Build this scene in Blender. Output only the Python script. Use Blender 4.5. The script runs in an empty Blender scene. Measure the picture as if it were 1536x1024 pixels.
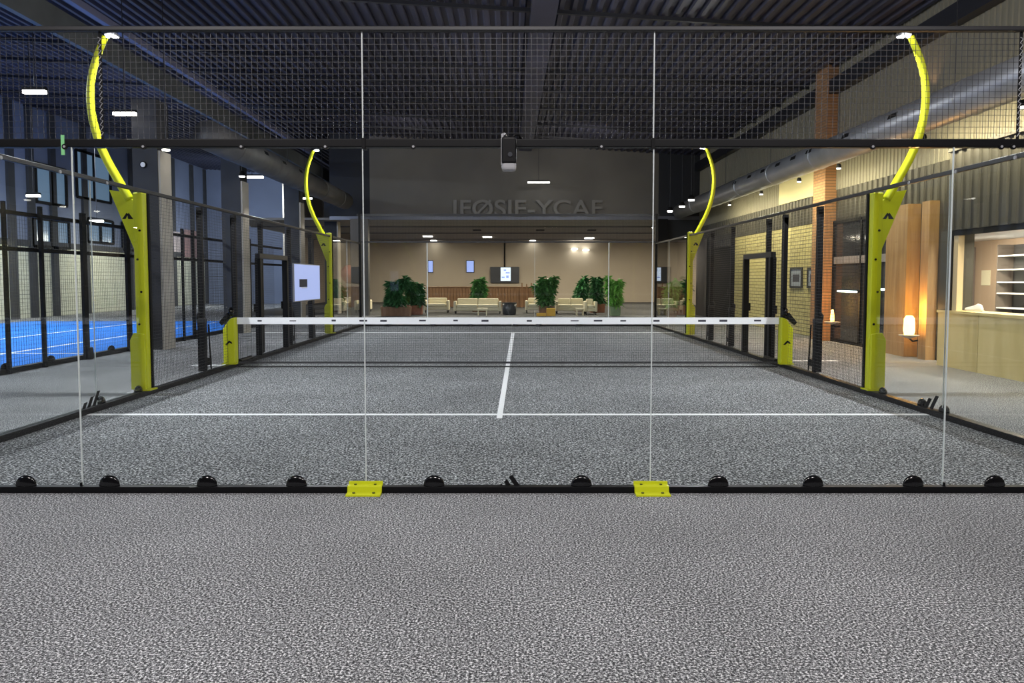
import bpy, bmesh, math, random
from mathutils import Vector, Matrix, Euler
random.seed(7)
C = bpy.context.scene.collection
SC = bpy.context.scene
# ---------------------------------------------------------------- camera model (metres; +Y is into the hall)
F, CX, H = 1128.0, 762.0, 1.627
TH = math.radians(3.3)
CT, ST = math.cos(TH), math.sin(TH)
CY = 512 - (93.5 - F * math.tan(TH))
def zat(py, Y):
    t = (CY - py) / F
    return H + Y * (t * CT - ST) / (CT + t * ST)
def xat(px, Y, z=H):
    return (px - CX) / F * (Y * CT - (z - H) * ST)
def P(px, py, Y):
    z = zat(py, Y)
    return Vector((xat(px, Y, z), Y, z))
def yfloor(py):
    t = (CY - py) / F
    return -H * (CT + t * ST) / (t * CT - ST)
def ywall(px, X):
    return X * F / (px - CX)

# ---------------------------------------------------------------- materials
def nt(name):
    m = bpy.data.materials.new(name); m.use_nodes = True
    t = m.node_tree
    return m, t, t.nodes['Principled BSDF'], t.nodes['Material Output']
def mat(name, col, rough=0.6, metal=0.0, em=None, es=0.0, spec=0.5, var=0.0, vscale=8.0, bump=0.0, bscale=40.0):
    m, t, b, o = nt(name)
    b.inputs['Base Color'].default_value = (*col, 1)
    b.inputs['Roughness'].default_value = rough
    b.inputs['Metallic'].default_value = metal
    b.inputs['Specular IOR Level'].default_value = spec
    if em:
        b.inputs['Emission Color'].default_value = (*em, 1)
        b.inputs['Emission Strength'].default_value = es
    if var or bump:
        tc = t.nodes.new('ShaderNodeTexCoord')
    if var:
        n = t.nodes.new('ShaderNodeTexNoise'); n.inputs['Scale'].default_value = vscale; n.inputs['Detail'].default_value = 4
        r = t.nodes.new('ShaderNodeValToRGB')
        r.color_ramp.elements[0].position = .3; r.color_ramp.elements[1].position = .7
        r.color_ramp.elements[0].color = (*[c * (1 - var) for c in col], 1)
        r.color_ramp.elements[1].color = (*[min(1, c * (1 + var)) for c in col], 1)
        t.links.new(tc.outputs['Object'], n.inputs['Vector']); t.links.new(n.outputs['Fac'], r.inputs['Fac'])
        t.links.new(r.outputs['Color'], b.inputs['Base Color'])
    if bump:
        n2 = t.nodes.new('ShaderNodeTexNoise'); n2.inputs['Scale'].default_value = bscale; n2.inputs['Detail'].default_value = 3
        bp = t.nodes.new('ShaderNodeBump'); bp.inputs['Strength'].default_value = bump; bp.inputs['Distance'].default_value = .01
        t.links.new(tc.outputs['Object'], n2.inputs['Vector']); t.links.new(n2.outputs['Fac'], bp.inputs['Height'])
        t.links.new(bp.outputs['Normal'], b.inputs['Normal'])
    return m
def speckle(name, stops, scale=95, patch=.12):
    m, t, b, o = nt(name)
    b.inputs['Roughness'].default_value = .95; b.inputs['Specular IOR Level'].default_value = .15
    tc = t.nodes.new('ShaderNodeTexCoord')
    n = t.nodes.new('ShaderNodeTexNoise'); n.inputs['Scale'].default_value = scale
    n.inputs['Detail'].default_value = 4; n.inputs['Roughness'].default_value = .78
    r = t.nodes.new('ShaderNodeValToRGB')
    els = r.color_ramp.elements
    while len(els) < len(stops): els.new(.5)
    for e, (p, c) in zip(els, stops): e.position = p; e.color = (*c, 1)
    n3 = t.nodes.new('ShaderNodeTexNoise'); n3.inputs['Scale'].default_value = .8; n3.inputs['Detail'].default_value = 3
    mr = t.nodes.new('ShaderNodeMapRange'); mr.inputs['From Min'].default_value = .3; mr.inputs['From Max'].default_value = .7
    mr.inputs['To Min'].default_value = 1 - patch; mr.inputs['To Max'].default_value = 1 + patch
    mx = t.nodes.new('ShaderNodeMix'); mx.data_type = 'RGBA'; mx.blend_type = 'MULTIPLY'; mx.inputs['Factor'].default_value = 1
    bp = t.nodes.new('ShaderNodeBump'); bp.inputs['Strength'].default_value = .35; bp.inputs['Distance'].default_value = .006
    L = t.links.new
    L(tc.outputs['Object'], n.inputs['Vector']); L(tc.outputs['Object'], n3.inputs['Vector'])
    L(n.outputs['Fac'], r.inputs['Fac']); L(n3.outputs['Fac'], mr.inputs['Value'])
    L(r.outputs['Color'], mx.inputs['A']); L(mr.outputs['Result'], mx.inputs['B'])
    L(mx.outputs['Result'], b.inputs['Base Color'])
    L(n.outputs['Fac'], bp.inputs['Height']); L(bp.outputs['Normal'], b.inputs['Normal'])
    return m
def brick(name, c1, c2, mortar, axis='YZ', bw=.42, rh=.11, ms=.012, rough=.85):
    m, t, b, o = nt(name)
    b.inputs['Roughness'].default_value = rough
    tc = t.nodes.new('ShaderNodeTexCoord'); sp = t.nodes.new('ShaderNodeSeparateXYZ'); cb = t.nodes.new('ShaderNodeCombineXYZ')
    bt = t.nodes.new('ShaderNodeTexBrick'); bt.inputs['Scale'].default_value = 1
    bt.inputs['Color1'].default_value = (*c1, 1); bt.inputs['Color2'].default_value = (*c2, 1); bt.inputs['Mortar'].default_value = (*mortar, 1)
    bt.inputs['Brick Width'].default_value = bw; bt.inputs['Row Height'].default_value = rh; bt.inputs['Mortar Size'].default_value = ms
    bp = t.nodes.new('ShaderNodeBump'); bp.inputs['Strength'].default_value = .6; bp.inputs['Distance'].default_value = .01; bp.invert = True
    L = t.links.new
    L(tc.outputs['Object'], sp.inputs[0]); L(sp.outputs[axis[0]], cb.inputs[0]); L(sp.outputs[axis[1]], cb.inputs[1])
    L(cb.outputs[0], bt.inputs['Vector']); L(bt.outputs['Color'], b.inputs['Base Color'])
    L(bt.outputs['Fac'], bp.inputs['Height']); L(bp.outputs['Normal'], b.inputs['Normal'])
    return m
def wood(name, c1, c2, stretch=(6, 6, .6), rough=.55):
    m, t, b, o = nt(name)
    b.inputs['Roughness'].default_value = rough
    tc = t.nodes.new('ShaderNodeTexCoord'); mp = t.nodes.new('ShaderNodeMapping'); mp.inputs['Scale'].default_value = stretch
    n = t.nodes.new('ShaderNodeTexNoise'); n.inputs['Scale'].default_value = 2; n.inputs['Detail'].default_value = 6
    r = t.nodes.new('ShaderNodeValToRGB')
    r.color_ramp.elements[0].position = .3; r.color_ramp.elements[0].color = (*c1, 1)
    r.color_ramp.elements[1].position = .7; r.color_ramp.elements[1].color = (*c2, 1)
    L = t.links.new
    L(tc.outputs['Object'], mp.inputs[0]); L(mp.outputs[0], n.inputs['Vector']); L(n.outputs['Fac'], r.inputs[0]); L(r.outputs[0], b.inputs['Base Color'])
    return m
def glass(name, tint=(.97, .982, .978), base=.018):
    m, t, b, o = nt(name)
    t.nodes.remove(b)
    lw = t.nodes.new('ShaderNodeLayerWeight'); lw.inputs['Blend'].default_value = .5
    pw = t.nodes.new('ShaderNodeMath'); pw.operation = 'POWER'; pw.inputs[1].default_value = 6
    ma = t.nodes.new('ShaderNodeMath'); ma.operation = 'MULTIPLY_ADD'; ma.inputs[1].default_value = 1 - base; ma.inputs[2].default_value = base
    tr = t.nodes.new('ShaderNodeBsdfTransparent'); tr.inputs[0].default_value = (*tint, 1)
    gl = t.nodes.new('ShaderNodeBsdfGlossy'); gl.inputs['Roughness'].default_value = 0.0; gl.inputs['Color'].default_value = (1, 1, 1, 1)
    mx = t.nodes.new('ShaderNodeMixShader')
    L = t.links.new
    L(lw.outputs['Facing'], pw.inputs[0]); L(pw.outputs[0], ma.inputs[0]); L(ma.outputs[0], mx.inputs[0])
    L(tr.outputs[0], mx.inputs[1]); L(gl.outputs[0], mx.inputs[2]); L(mx.outputs[0], o.inputs['Surface'])
    return m
M = {}
M['turf'] = speckle('grey_speckled_turf', [(.38, (.006, .006, .007)), (.465, (.066, .067, .072)), (.53, (.225, .229, .24)), (.615, (.93, .935, .95))], 86)
M['court_turf'] = speckle('court_speckled_turf', [(.38, (.006, .007, .008)), (.465, (.050, .053, .057)), (.53, (.168, .176, .186)), (.615, (.76, .78, .80))], 50)
M['blue_turf'] = speckle('blue_turf', [(.3, (.03, .15, .55)), (.5, (.04, .22, .75)), (.7, (.08, .32, .9)), (.8, (.14, .38, .92))], 70, .08)
M['line'] = mat('white_line_turf', (.82, .83, .85), .8, bump=.2)
M['black'] = mat('black_powder_coat', (.004, .004, .005), .42, spec=.22)
M['blackg'] = mat('black_gloss_rubber', (.006, .006, .007), .12)
M['blackm'] = mat('matt_black', (.006, .006, .007), .7, spec=.2)
M['wire'] = mat('galvanised_dark_wire', (.045, .045, .05), .42, .4)
M['rail_steel'] = mat('dark_steel_rail', (.022, .022, .025), .42, .3)
M['lime'] = mat('lime_powder_coat', (.56, .60, .008), .38)
M['lime_dark'] = mat('lime_bolt_shade', (.07, .08, .01), .5)
M['glass'] = glass('clear_glass')
M['joint'] = mat('clear_silicone_joint', (.62, .66, .66), .35)
M['white'] = mat('white_plastic', (.8, .8, .82), .45)
M['tape'] = mat('white_net_tape', (.85, .86, .9), .7)
M['net'] = mat('black_net_cord', (.03, .03, .033), .8)
M['print'] = mat('dark_print', (.05, .05, .07), .7)
M['grey_cap'] = mat('pale_grey_plastic', (.35, .35, .37), .4)
M['deck'] = mat('dark_blue_grey_roof_deck', (.046, .047, .076), .5, .2, var=.25, vscale=.7)
M['purlin'] = mat('black_steel_purlin', (.012, .013, .02), .5)
M['darkwall'] = mat('dark_grey_wall', (.13, .122, .113), .85, var=.15, vscale=.5)
M['darkblue'] = mat('blue_grey_wall', (.17, .20, .29), .85, var=.15, vscale=.4)
M['beige'] = mat('warm_beige_wall', (.50, .43, .345), .85, var=.06, vscale=.6)
M['lceil'] = mat('lounge_ceiling', (.22, .20, .18), .8)
M['concrete'] = mat('grey_concrete', (.042, .043, .048), .9, var=.2, vscale=1.2, bump=.2)
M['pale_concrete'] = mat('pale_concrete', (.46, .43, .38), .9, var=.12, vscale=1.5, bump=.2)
M['brick_y'] = brick('yellow_painted_brick', (.56, .50, .24), (.50, .44, .2), (.20, .17, .08))
M['brick_o'] = brick('orange_brick', (.42, .23, .11), (.36, .18, .08), (.22, .13, .07), rh=.075, bw=.23)
M['brick_p'] = brick('pale_block_wall', (.62, .62, .50), (.58, .58, .46), (.40, .40, .33), rh=.2, bw=.5)
M['clad_d'] = mat('dark_corrugated_cladding', (.062, .057, .045), .55, .2)
M['clad_p'] = mat('pale_corrugated_cladding', (.24, .222, .165), .6, .1)
M['clad_bk'] = mat('black_corrugated_cladding', (.03, .03, .033), .5, .2)
M['duct'] = mat('galvanised_duct', (.42, .43, .46), .38, .55, var=.15, vscale=2.0)
M['duct_l'] = mat('dull_duct', (.13, .13, .132), .55, .35, var=.25, vscale=1.5)  # darker, duller grey than the right duct
M['ply'] = wood('plywood', (.58, .47, .21), (.68, .56, .28), (2, 2, .5))
M['wood'] = wood('brown_wood', (.20, .10, .045), (.33, .18, .085))
M['wood_o'] = wood('amber_wood_panel', (.30, .17, .07), (.42, .26, .11))
M['terra'] = mat('terracotta_planter', (.32, .13, .08), .7, var=.15)
M['brownpl'] = wood('brown_timber_planter', (.17, .085, .05), (.26, .14, .08))
M['greenpl'] = mat('green_planter', (.22, .33, .2), .6)
M['yellowpl'] = mat('yellow_box', (.75, .45, .06), .6)
M['leaf1'] = mat('dark_green_leaf', (.06, .20, .075), .45, var=.5, vscale=3)
M['leaf2'] = mat('mid_green_leaf', (.10, .27, .08), .45, var=.5, vscale=3)
M['leaf3'] = mat('bright_green_leaf', (.27, .58, .14), .45, var=.4, vscale=3)
M['stem'] = mat('plant_stem', (.16, .13, .05), .8)
M['sofa'] = mat('cream_upholstery', (.80, .74, .55), .85)
M['screen_b'] = mat('blue_white_screen', (.1, .1, .12), .3, em=(.36, .48, 1.0), es=1.0)
M['screen_board'] = mat('pale_blue_lightbox', (.2, .2, .25), .4, em=(.42, .53, 1.0), es=.78)
M['tv_dark'] = mat('dark_screen', (.05, .053, .062), .25)
M['tv_lit'] = mat('lit_picture', (.1, .1, .1), .3, em=(.7, .8, 1.0), es=1.5)
M['lamp'] = mat('white_lamp', (.9, .9, .9), .4, em=(1, .95, .86), es=9)
M['lamp_cool'] = mat('led_lens', (.9, .9, .9), .4, em=(.93, .97, 1), es=40)
M['lamp_orange'] = mat('amber_lamp', (.9, .6, .2), .4, em=(1, .55, .14), es=7)
M['win'] = mat('blue_lit_window', (.1, .12, .16), .2, em=(.20, .34, .52), es=.42)
M['poster'] = mat('pale_grey_poster', (.30, .34, .40), .5)
M['red'] = mat('red_paint', (.55, .08, .06), .4)
M['redp'] = mat('faded_red_shade', (.42, .13, .10), .6)
M['pale_red'] = mat('pale_red_board', (.34, .21, .2), .7)
M['pale_pink'] = mat('pale_pink_board', (.42, .36, .36), .7)
M['darkglass'] = mat('dark_window_glass', (.028, .03, .036), .06)
M['green_em'] = mat('green_sign', (.05, .3, .08), .4, em=(.2, .9, .3), es=.8)
M['kiosk_trim'] = mat('dark_shelf_side', (.16, .13, .11), .6)
M['darkstock'] = mat('dark_stock', (.05, .055, .075), .5)
M['bluestock'] = mat('blue_grey_stock', (.20, .28, .36), .5)
M['letter'] = mat('dull_grey_letter', (.165, .16, .155), .6)

# ---------------------------------------------------------------- mesh helpers
class MB:
    def __init__(s): s.bm = bmesh.new()
    def box(s, x0, x1, y0, y1, z0, z1):
        v = [s.bm.verts.new((x, y, z)) for x in (x0, x1) for y in (y0, y1) for z in (z0, z1)]
        for f in ((0, 1, 3, 2), (4, 6, 7, 5), (0, 4, 5, 1), (2, 3, 7, 6), (0, 2, 6, 4), (1, 5, 7, 3)):
            s.bm.faces.new([v[i] for i in f])
        return s
    def obox(s, c, size, rot=(0, 0, 0)):
        R = Euler(rot).to_matrix(); c = Vector(c)
        v = [s.bm.verts.new(c + R @ Vector((x * size[0] / 2, y * size[1] / 2, z * size[2] / 2))) for x in (-1, 1) for y in (-1, 1) for z in (-1, 1)]
        for f in ((0, 1, 3, 2), (4, 6, 7, 5), (0, 4, 5, 1), (2, 3, 7, 6), (0, 2, 6, 4), (1, 5, 7, 3)):
            s.bm.faces.new([v[i] for i in f])
        return s
    def tube(s, pts, r, seg=10, caps=True):
        pts = [Vector(p) for p in pts]; n = len(pts)
        rs = r if isinstance(r, (list, tuple)) else [r] * n
        rings = []; prev = None
        for i, p in enumerate(pts):
            d = (pts[min(i + 1, n - 1)] - pts[max(i - 1, 0)]).normalized()
            if prev is None:
                a = Vector((0, 0, 1)) if abs(d.z) < .9 else Vector((0, 1, 0))
                u = d.cross(a).normalized()
            else:
                u = (prev - d * prev.dot(d)).normalized()
            prev = u; w = d.cross(u)
            rings.append([s.bm.verts.new(p + rs[i] * (u * math.cos(2 * math.pi * k / seg + .4) + w * math.sin(2 * math.pi * k / seg + .4))) for k in range(seg)])
        for a, b in zip(rings, rings[1:]):
            for k in range(seg): s.bm.faces.new((a[k], a[(k + 1) % seg], b[(k + 1) % seg], b[k]))
        if caps:
            s.bm.faces.new(rings[0][::-1]); s.bm.faces.new(rings[-1])
        return s
    def cyl(s, p0, p1, r0, r1=None, seg=14):
        return s.tube([p0, p1], [r0, r0 if r1 is None else r1], seg)
    def lathe(s, prof, c=(0, 0, 0), seg=20, sx=1, sy=1):
        rings = []
        for r, z in prof:
            rings.append([s.bm.verts.new((c[0] + sx * max(r, 1e-4) * math.cos(2 * math.pi * k / seg), c[1] + sy * max(r, 1e-4) * math.sin(2 * math.pi * k / seg), c[2] + z)) for k in range(seg)])
        for a, b in zip(rings, rings[1:]):
            for k in range(seg): s.bm.faces.new((a[k], a[(k + 1) % seg], b[(k + 1) % seg], b[k]))
        s.bm.faces.new(rings[0][::-1]); s.bm.faces.new(rings[-1])
        return s
    def prism(s, pts, plane, a0, a1):
        def mk(p, a):
            return {'xz': (p[0], a, p[1]), 'yz': (a, p[0], p[1]), 'xy': (p[0], p[1], a)}[plane]
        A = [s.bm.verts.new(mk(p, a0)) for p in pts]; B = [s.bm.verts.new(mk(p, a1)) for p in pts]
        n = len(pts)
        s.bm.faces.new(A[::-1]); s.bm.faces.new(B)
        for i in range(n): s.bm.faces.new((A[i], A[(i + 1) % n], B[(i + 1) % n], B[i]))
        return s
    def quad(s, *ps):
        s.bm.faces.new([s.bm.verts.new(p) for p in ps]); return s
    def build(s, name, m, parent=None, smooth=False, bevel=0, loc=None):
        bmesh.ops.recalc_face_normals(s.bm, faces=s.bm.faces[:])
        if parent is None and loc is None:
            vs = [v.co for v in s.bm.verts]
            loc = Vector(((min(v.x for v in vs) + max(v.x for v in vs)) / 2, (min(v.y for v in vs) + max(v.y for v in vs)) / 2, min(v.z for v in vs)))
        off = Vector(ROOT.get(parent.name, (0, 0, 0))) if parent is not None else Vector(loc)
        for v in s.bm.verts: v.co -= off
        me = bpy.data.meshes.new(name); s.bm.to_mesh(me); s.bm.free()
        for mm in (m if isinstance(m, list) else [m]): me.materials.append(mm)
        if smooth:
            for p in me.polygons: p.use_smooth = True
        o = bpy.data.objects.new(name, me); C.objects.link(o)
        if parent is not None:
            o.parent = parent; ROOT[o.name] = tuple(off)
        else:
            o.location = loc; ROOT[o.name] = tuple(loc)
        if bevel:
            bv = o.modifiers.new('bevel', 'BEVEL'); bv.width = bevel; bv.segments = 3; bv.limit_method = 'ANGLE'
        return o
ROOT = {}
def tag(o, label, cat, group=None):
    o['label'] = label; o['category'] = cat
    if group: o['group'] = group
    return o
def thing(name, loc, label, cat, group=None):
    o = bpy.data.objects.new(name, None); o.empty_display_size = .1; C.objects.link(o)
    o.location = loc; ROOT[o.name] = tuple(loc)
    return tag(o, label, cat, group)
def struct(name, mb, m, smooth=False, loc=(0, 0, 0), parent=None):
    o = mb.build(name, m, parent, smooth, loc=loc)
    if parent is None: o['kind'] = 'structure'
    return o
def dup(root, loc, label=None, rotz=None, group=None, scale=None):
    r = root.copy(); C.objects.link(r); r.location = loc
    if rotz is not None: r.rotation_euler = (0, 0, rotz)
    if scale: r.scale = scale
    if label: r['label'] = label
    if group: r['group'] = group
    for ch in list(root.children):
        c = ch.copy(); C.objects.link(c); c.parent = r
        for g in list(ch.children):
            d = g.copy(); C.objects.link(d); d.parent = c
    return r
def light(kind, name, loc, power, col=(1, 1, 1), size=.5, sy=None, target=None, spot=None, blend=.5, spread=None):
    l = bpy.data.lights.new(name, kind); l.energy = power; l.color = col
    if kind == 'AREA':
        l.size = size
        if sy: l.shape = 'RECTANGLE'; l.size_y = sy
        if spread: l.spread = spread
    else: l.shadow_soft_size = size
    if kind == 'SPOT': l.spot_size = spot; l.spot_blend = blend
    o = bpy.data.objects.new(name, l); C.objects.link(o); o.location = loc
    if target is not None:
        o.rotation_euler = (Vector(target) - Vector(loc)).to_track_quat('-Z', 'Y').to_euler()
    return o
ORD = ['first', 'second', 'third', 'fourth', 'fifth', 'sixth', 'seventh', 'eighth', 'ninth', 'tenth', 'eleventh', 'twelfth']

# ================================================================ THE HALL
XR, XL, YF, YLB, YN = 8.6, -20.0, 34.0, 53.0, -7.0
def zc(x): return 7.2 + .06 * (XR - x)
struct('floor', MB().box(XL - .3, 12, YN, YLB + .3, -.2, 0), M['turf'])
struct('court_floor', MB().box(-5.045, 5.045, 5.71, 25.95, 0, .003), M['court_turf'])
struct('blue_court_floor', MB().box(-18.6, -8.72, 6.0, 29.0, 0, .012), M['blue_turf'])
# roof deck, ribs running along the hall
mb = MB(); x = XL - .3; pts = []
while x < 12.2:
    for dx, dz in ((0, 0), (.11, 0), (.15, -.09), (.24, -.09)):
        pts.append((x + dx, zc(x + dx) + dz))
    x += .28
Y0, Y1 = YN, 54.0
A = [mb.bm.verts.new((a, Y0, b)) for a, b in pts]; B = [mb.bm.verts.new((a, Y1, b)) for a, b in pts]
for i in range(len(pts) - 1): mb.bm.faces.new((A[i], A[i + 1], B[i + 1], B[i]))
struct('ceiling', mb, M['deck'])
mb = MB()
for y in (12.2, 17.0, 21.8, 24.0, 26.4, 29.0, 31.5):
    w = .09
    mb.prism([(XL, zc(XL) - .09), (XR, zc(XR) - .09), (XR, zc(XR) - .17), (XL, zc(XL) - .17)], 'xz', y - w / 2, y + w / 2)
struct('ceiling_beam', mb, M['purlin'])
mb = MB().prism([(.5, zc(.5) - .05), (1.05, zc(1.05) - .05), (1.05, zc(1) - .33), (.5, zc(.5) - .33)], 'xz', YN, YF)
struct('ceiling_beam', mb, M['deck'])
# near wall behind the viewer
struct('wall_near', MB().box(XL - .3, 12, YN - .2, YN, 0, 9.2), mat('black_rear_wall', (.02, .02, .022), .9))

def corrugated(y0, y1, z0, z1, X, m, name, pitch=.25, depth=.035):
    mb = MB(); y = y0; pts = []
    while y < y1:
        for dy, dx in ((0, 0), (.44 * pitch, 0), (.52 * pitch, depth), (.92 * pitch, depth)):
            pts.append((min(y + dy, y1), X - dx))
        y += pitch
    pts.append((y1, X))
    A = [mb.bm.verts.new((b, a, z0)) for a, b in pts]; B = [mb.bm.verts.new((b, a, z1)) for a, b in pts]
    for i in range(len(pts) - 1): mb.bm.faces.new((A[i], A[i + 1], B[i + 1], B[i]))
    A2 = mb.bm.verts.new((X + .2, y0, z0)); 
    mb.bm.verts.remove(A2)
    mb.box(X + .002, X + .2, y0, y1, z0, z1)
    return struct(name, mb, m)
# ---------------- right wall
yK = 15.0        # kiosk starts here (towards the viewer)
struct('wall_right', MB().box(XR, XR + .2, 20.6, 28.9, 0, 3.2), M['brick_y'])
corrugated(28.9, 34.0, 0, 3.4, XR, M['clad_bk'], 'wall_right_end')
corrugated(yK, 34.0, 3.2, 3.95, XR, M['clad_d'], 'wall_right_band')
corrugated(YN, 14.0, 2.52, 3.95, 8.17, M['clad_d'], 'wall_right_band')
corrugated(14.0, yK, 2.52, 3.95, XR, M['clad_d'], 'wall_right_band')
struct('trim_6', MB().box(8.1, XR, YN, 14.0, 3.95, 4.0), M['clad_d'])
struct('wall_right_step', MB().box(8.17, XR, 13.96, 14.0, 2.52, 3.95), M['clad_d'])
corrugated(YN, 34.0, 3.95, 7.3, XR, M['clad_p'], 'wall_right_upper', .16, .02)
struct('wall_right_recess', MB().box(XR, XR + .2, 15.0, 20.6, 0, 3.2), M['clad_d'])
struct('wall_right_front', MB().box(XR, XR + .2, YN, 9.0, 0, 2.52), M['clad_d'])
# pale plain panel and steelwork on the right wall
struct('wall_right_panel', MB().box(XR - .06, XR, ywall(1228, XR), ywall(1168, XR), 3.95, 4.75), mat('pale_yellow_render', (.55, .5, .3), .85, var=.1, vscale=1))
mb = MB().box(XR - .26, XR - .03, YN, 33.9, 6.42, 6.78)
struct('beam_right', mb, M['purlin'])
mb = MB().box(XR - .3, XR, 19.85, 20.62, 0, 7.18)
struct('column_brick', mb, M['brick_o'])
struct('column_amber', MB().box(XR - .28, XR, 15.75, 16.62, 0, 3.19), M['wood_o'])
struct('column_amber', MB().box(XR - .2, XR, 15.08, 15.36, 0, 3.19), M['wood_o'])
# dark glazed shopfront between the two columns
w = struct('window_1', MB().box(XR - .05, XR - .02, 16.66, 19.8, .05, 3.1), M['darkglass'])
mb = MB()
for y in (16.66, 18.2, 19.74): mb.box(XR - .09, XR - .012, y, y + .06, .04, 3.12)
mb.box(XR - .09, XR - .012, 16.66, 19.8, 3.06, 3.14); mb.box(XR - .09, XR - .012, 16.66, 19.8, .0, .08)
f_ = mb.build('window_frame', M['blackm'], w)
struct('trim_1', MB().box(XR - .08, XR - .03, 16.7, 19.8, 2.02, 2.2), mat('grey_shop_band', (.23, .22, .24), .3))

# ---------------- kiosk recess on the right, with plywood counter front
XK = 8.17
struct('wall_kiosk_back', MB().box(11.4, 11.5, 9.0, 19.4, 0, 2.6), mat('kiosk_pale_wall', (.50, .37, .27), .8))
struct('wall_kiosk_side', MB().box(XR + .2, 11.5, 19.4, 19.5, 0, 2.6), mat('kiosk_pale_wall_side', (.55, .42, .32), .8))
struct('wall_kiosk_end', MB().box(XR, 11.5, 8.9, 9.0, 0, 2.6), M['ply'])
struct('ceiling_kiosk', MB().box(XK + .2, 11.5, 8.9, 13.95, 2.54, 2.62), M['white'])
struct('ceiling_kiosk', MB().box(XR + .2, 11.5, 13.95, 19.5, 2.54, 2.62), M['white'])
ct = thing('plywood_counter', (XK + .3, 12, 0), 'long plywood serving counter under the lit kiosk opening', 'counter')
yk0, yk1 = 9.0, ywall(1408, XK)
seam = ywall(1469, XK)
MB().box(XK, XK + .03, yk0, seam - .008, .0, 1.0).build('front_panel', M['ply'], ct)
MB().box(XK, XK + .03, seam + .008, yk1, .0, 1.0).build('front_panel', M['ply'], ct)
MB().box(XK + .012, XK + .028, seam - .008, seam + .008, .0, 1.0).build('panel_gap', M['blackm'], ct)
MB().box(XK + .03, XK + .5, yk1 - .03, yk1, 0, 1.0).build('end_panel', M['ply'], ct)
MB().box(XK - .03, XK + .55, yk0, yk1 + .01, 1.0, 1.045).build('worktop', M['ply'], ct)
# opening frame
fr = thing('serving_hatch', (XK + .1, 11.5, 1.05), 'dark and timber edged frame around the lit kiosk hatch', 'frame')
yk2 = ywall(1427, XK)
MB().box(XK, XK + .06, yk2, yk2 + .07, 1.05, 2.419).build('outer_jamb', M['blackm'], fr)
MB().box(XK + .01, XK + .12, yk2 - .14, yk2 - .002, 1.05, 2.419).build('inner_jamb', mat('pale_timber', (.66, .52, .32), .5), fr)
MB().box(XK - .01, XK + .06, yk0, yk2 + .07, 2.42, 2.515).build('head', M['blackm'], fr)
struct('wall_kiosk_return', MB().box(XK, XR, yk2 + .07, yk1, 1.05, 2.52), M['clad_d'])
# shelving inside
def shelving(name, x0, x1, y0, y1, levels, label, back):
    t = thing(name, ((x0 + x1) / 2, (y0 + y1) / 2, 0), label, 'shelving', 'kiosk shelving')
    MB().box(x1 - .02, x1, y0, y1, 0, 2.4).build('back_panel', back, t)
    for y in (y0, y1 - .03): MB().box(x0, x1 - .021, y, y + .03, 0, 2.4).build('upright', M['kiosk_trim'], t)
    for z in levels: MB().box(x0, x1 - .021, y0 + .031, y1 - .031, z, z + .028).build('shelf', M['white'], t)
    return t
dk = mat('dark_shelf_back', (.06, .055, .055), .6)
lv = [zat(y, 16.6) for y in (463, 441, 424, 405, 384)]
shelving('shelving_unit', 11.0, 11.38, 10.2, ywall(1493, 11.0), lv, 'wide white-shelved unit with dark back inside the kiosk', dk)
shelving('shelving_unit', 11.28, 11.38, ywall(1456, 11.3), ywall(1437, 11.3), lv, 'narrow shelf column beside the timber jamb inside the kiosk', mat('mauve_shelf_back', (.2, .16, .16), .6))
rs = random.Random(4)
nb = 0
for li, z in enumerate(lv):
    y = 15.2
    while y > 12.2:
        wv = rs.uniform(.12, .3); hv = rs.uniform(.08, .2)
        if rs.random() < .6:
            nb += 1
            o = MB().box(11.06, 11.3, y - wv, y, z + .029, z + .029 + hv).build('stock_box', M['bluestock'] if rs.random() < .45 else M['darkstock'], bevel=.008)
            tag(o, 'small dark or blue-grey box on a white kiosk shelf', 'box', 'stock boxes on the kiosk shelves')
        y -= wv + rs.uniform(.05, .3)
# white shoe on the worktop edge
def shoe(loc, rz, label):
    t = thing('white_trainer', loc, label, 'shoe')
    mb = MB(); prev = None
    prof = [(-.14, .035, .05), (-.12, .042, .1), (-.06, .045, .12), (0, .045, .09), (.07, .05, .065), (.13, .042, .05), (.155, .02, .035)]
    rings = []
    for px, wd, ht in prof:
        rings.append([mb.bm.verts.new(Vector(loc) + Vector((px, wd * math.cos(a), .02 + ht * max(0, math.sin(a))))) for a in [i * math.pi / 8 for i in range(9)]])
    for a, b in zip(rings, rings[1:]):
        for k in range(8): mb.bm.faces.new((a[k], a[k + 1], b[k + 1], b[k]))
        mb.bm.faces.new((a[0], b[0], b[8], a[8]))
    mb.bm.faces.new(rings[0]); mb.bm.faces.new(rings[-1][::-1])
    mb.build('upper', M['white'], t, smooth=True)
    MB().prism([(loc[0] + a, loc[1] + b) for a, b in ((-.15, -.04), (-.15, .04), (.0, .05), (.1, .055), (.16, .02), (.16, -.02), (.1, -.055), (0, -.05))], 'xy', loc[2], loc[2] + .022).build('sole', M['sofa'], t)
    t.rotation_euler = (0, 0, rz)
    return t
shoe((XK + .28, ywall(1462, XK + .28), 1.045), 2.2, 'white trainer standing on the kiosk counter by the timber jamb')
# whiteish paper pinned on the beige panel in the kiosk
o = MB().box(11.385, 11.399, ywall(1484, 11.39), ywall(1471, 11.39), zat(428, 17.6), zat(405, 17.6)).build('pinned_paper', M['sofa'])
tag(o, 'cream sheet pinned on the beige kiosk wall between shelves', 'paper')

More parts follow.
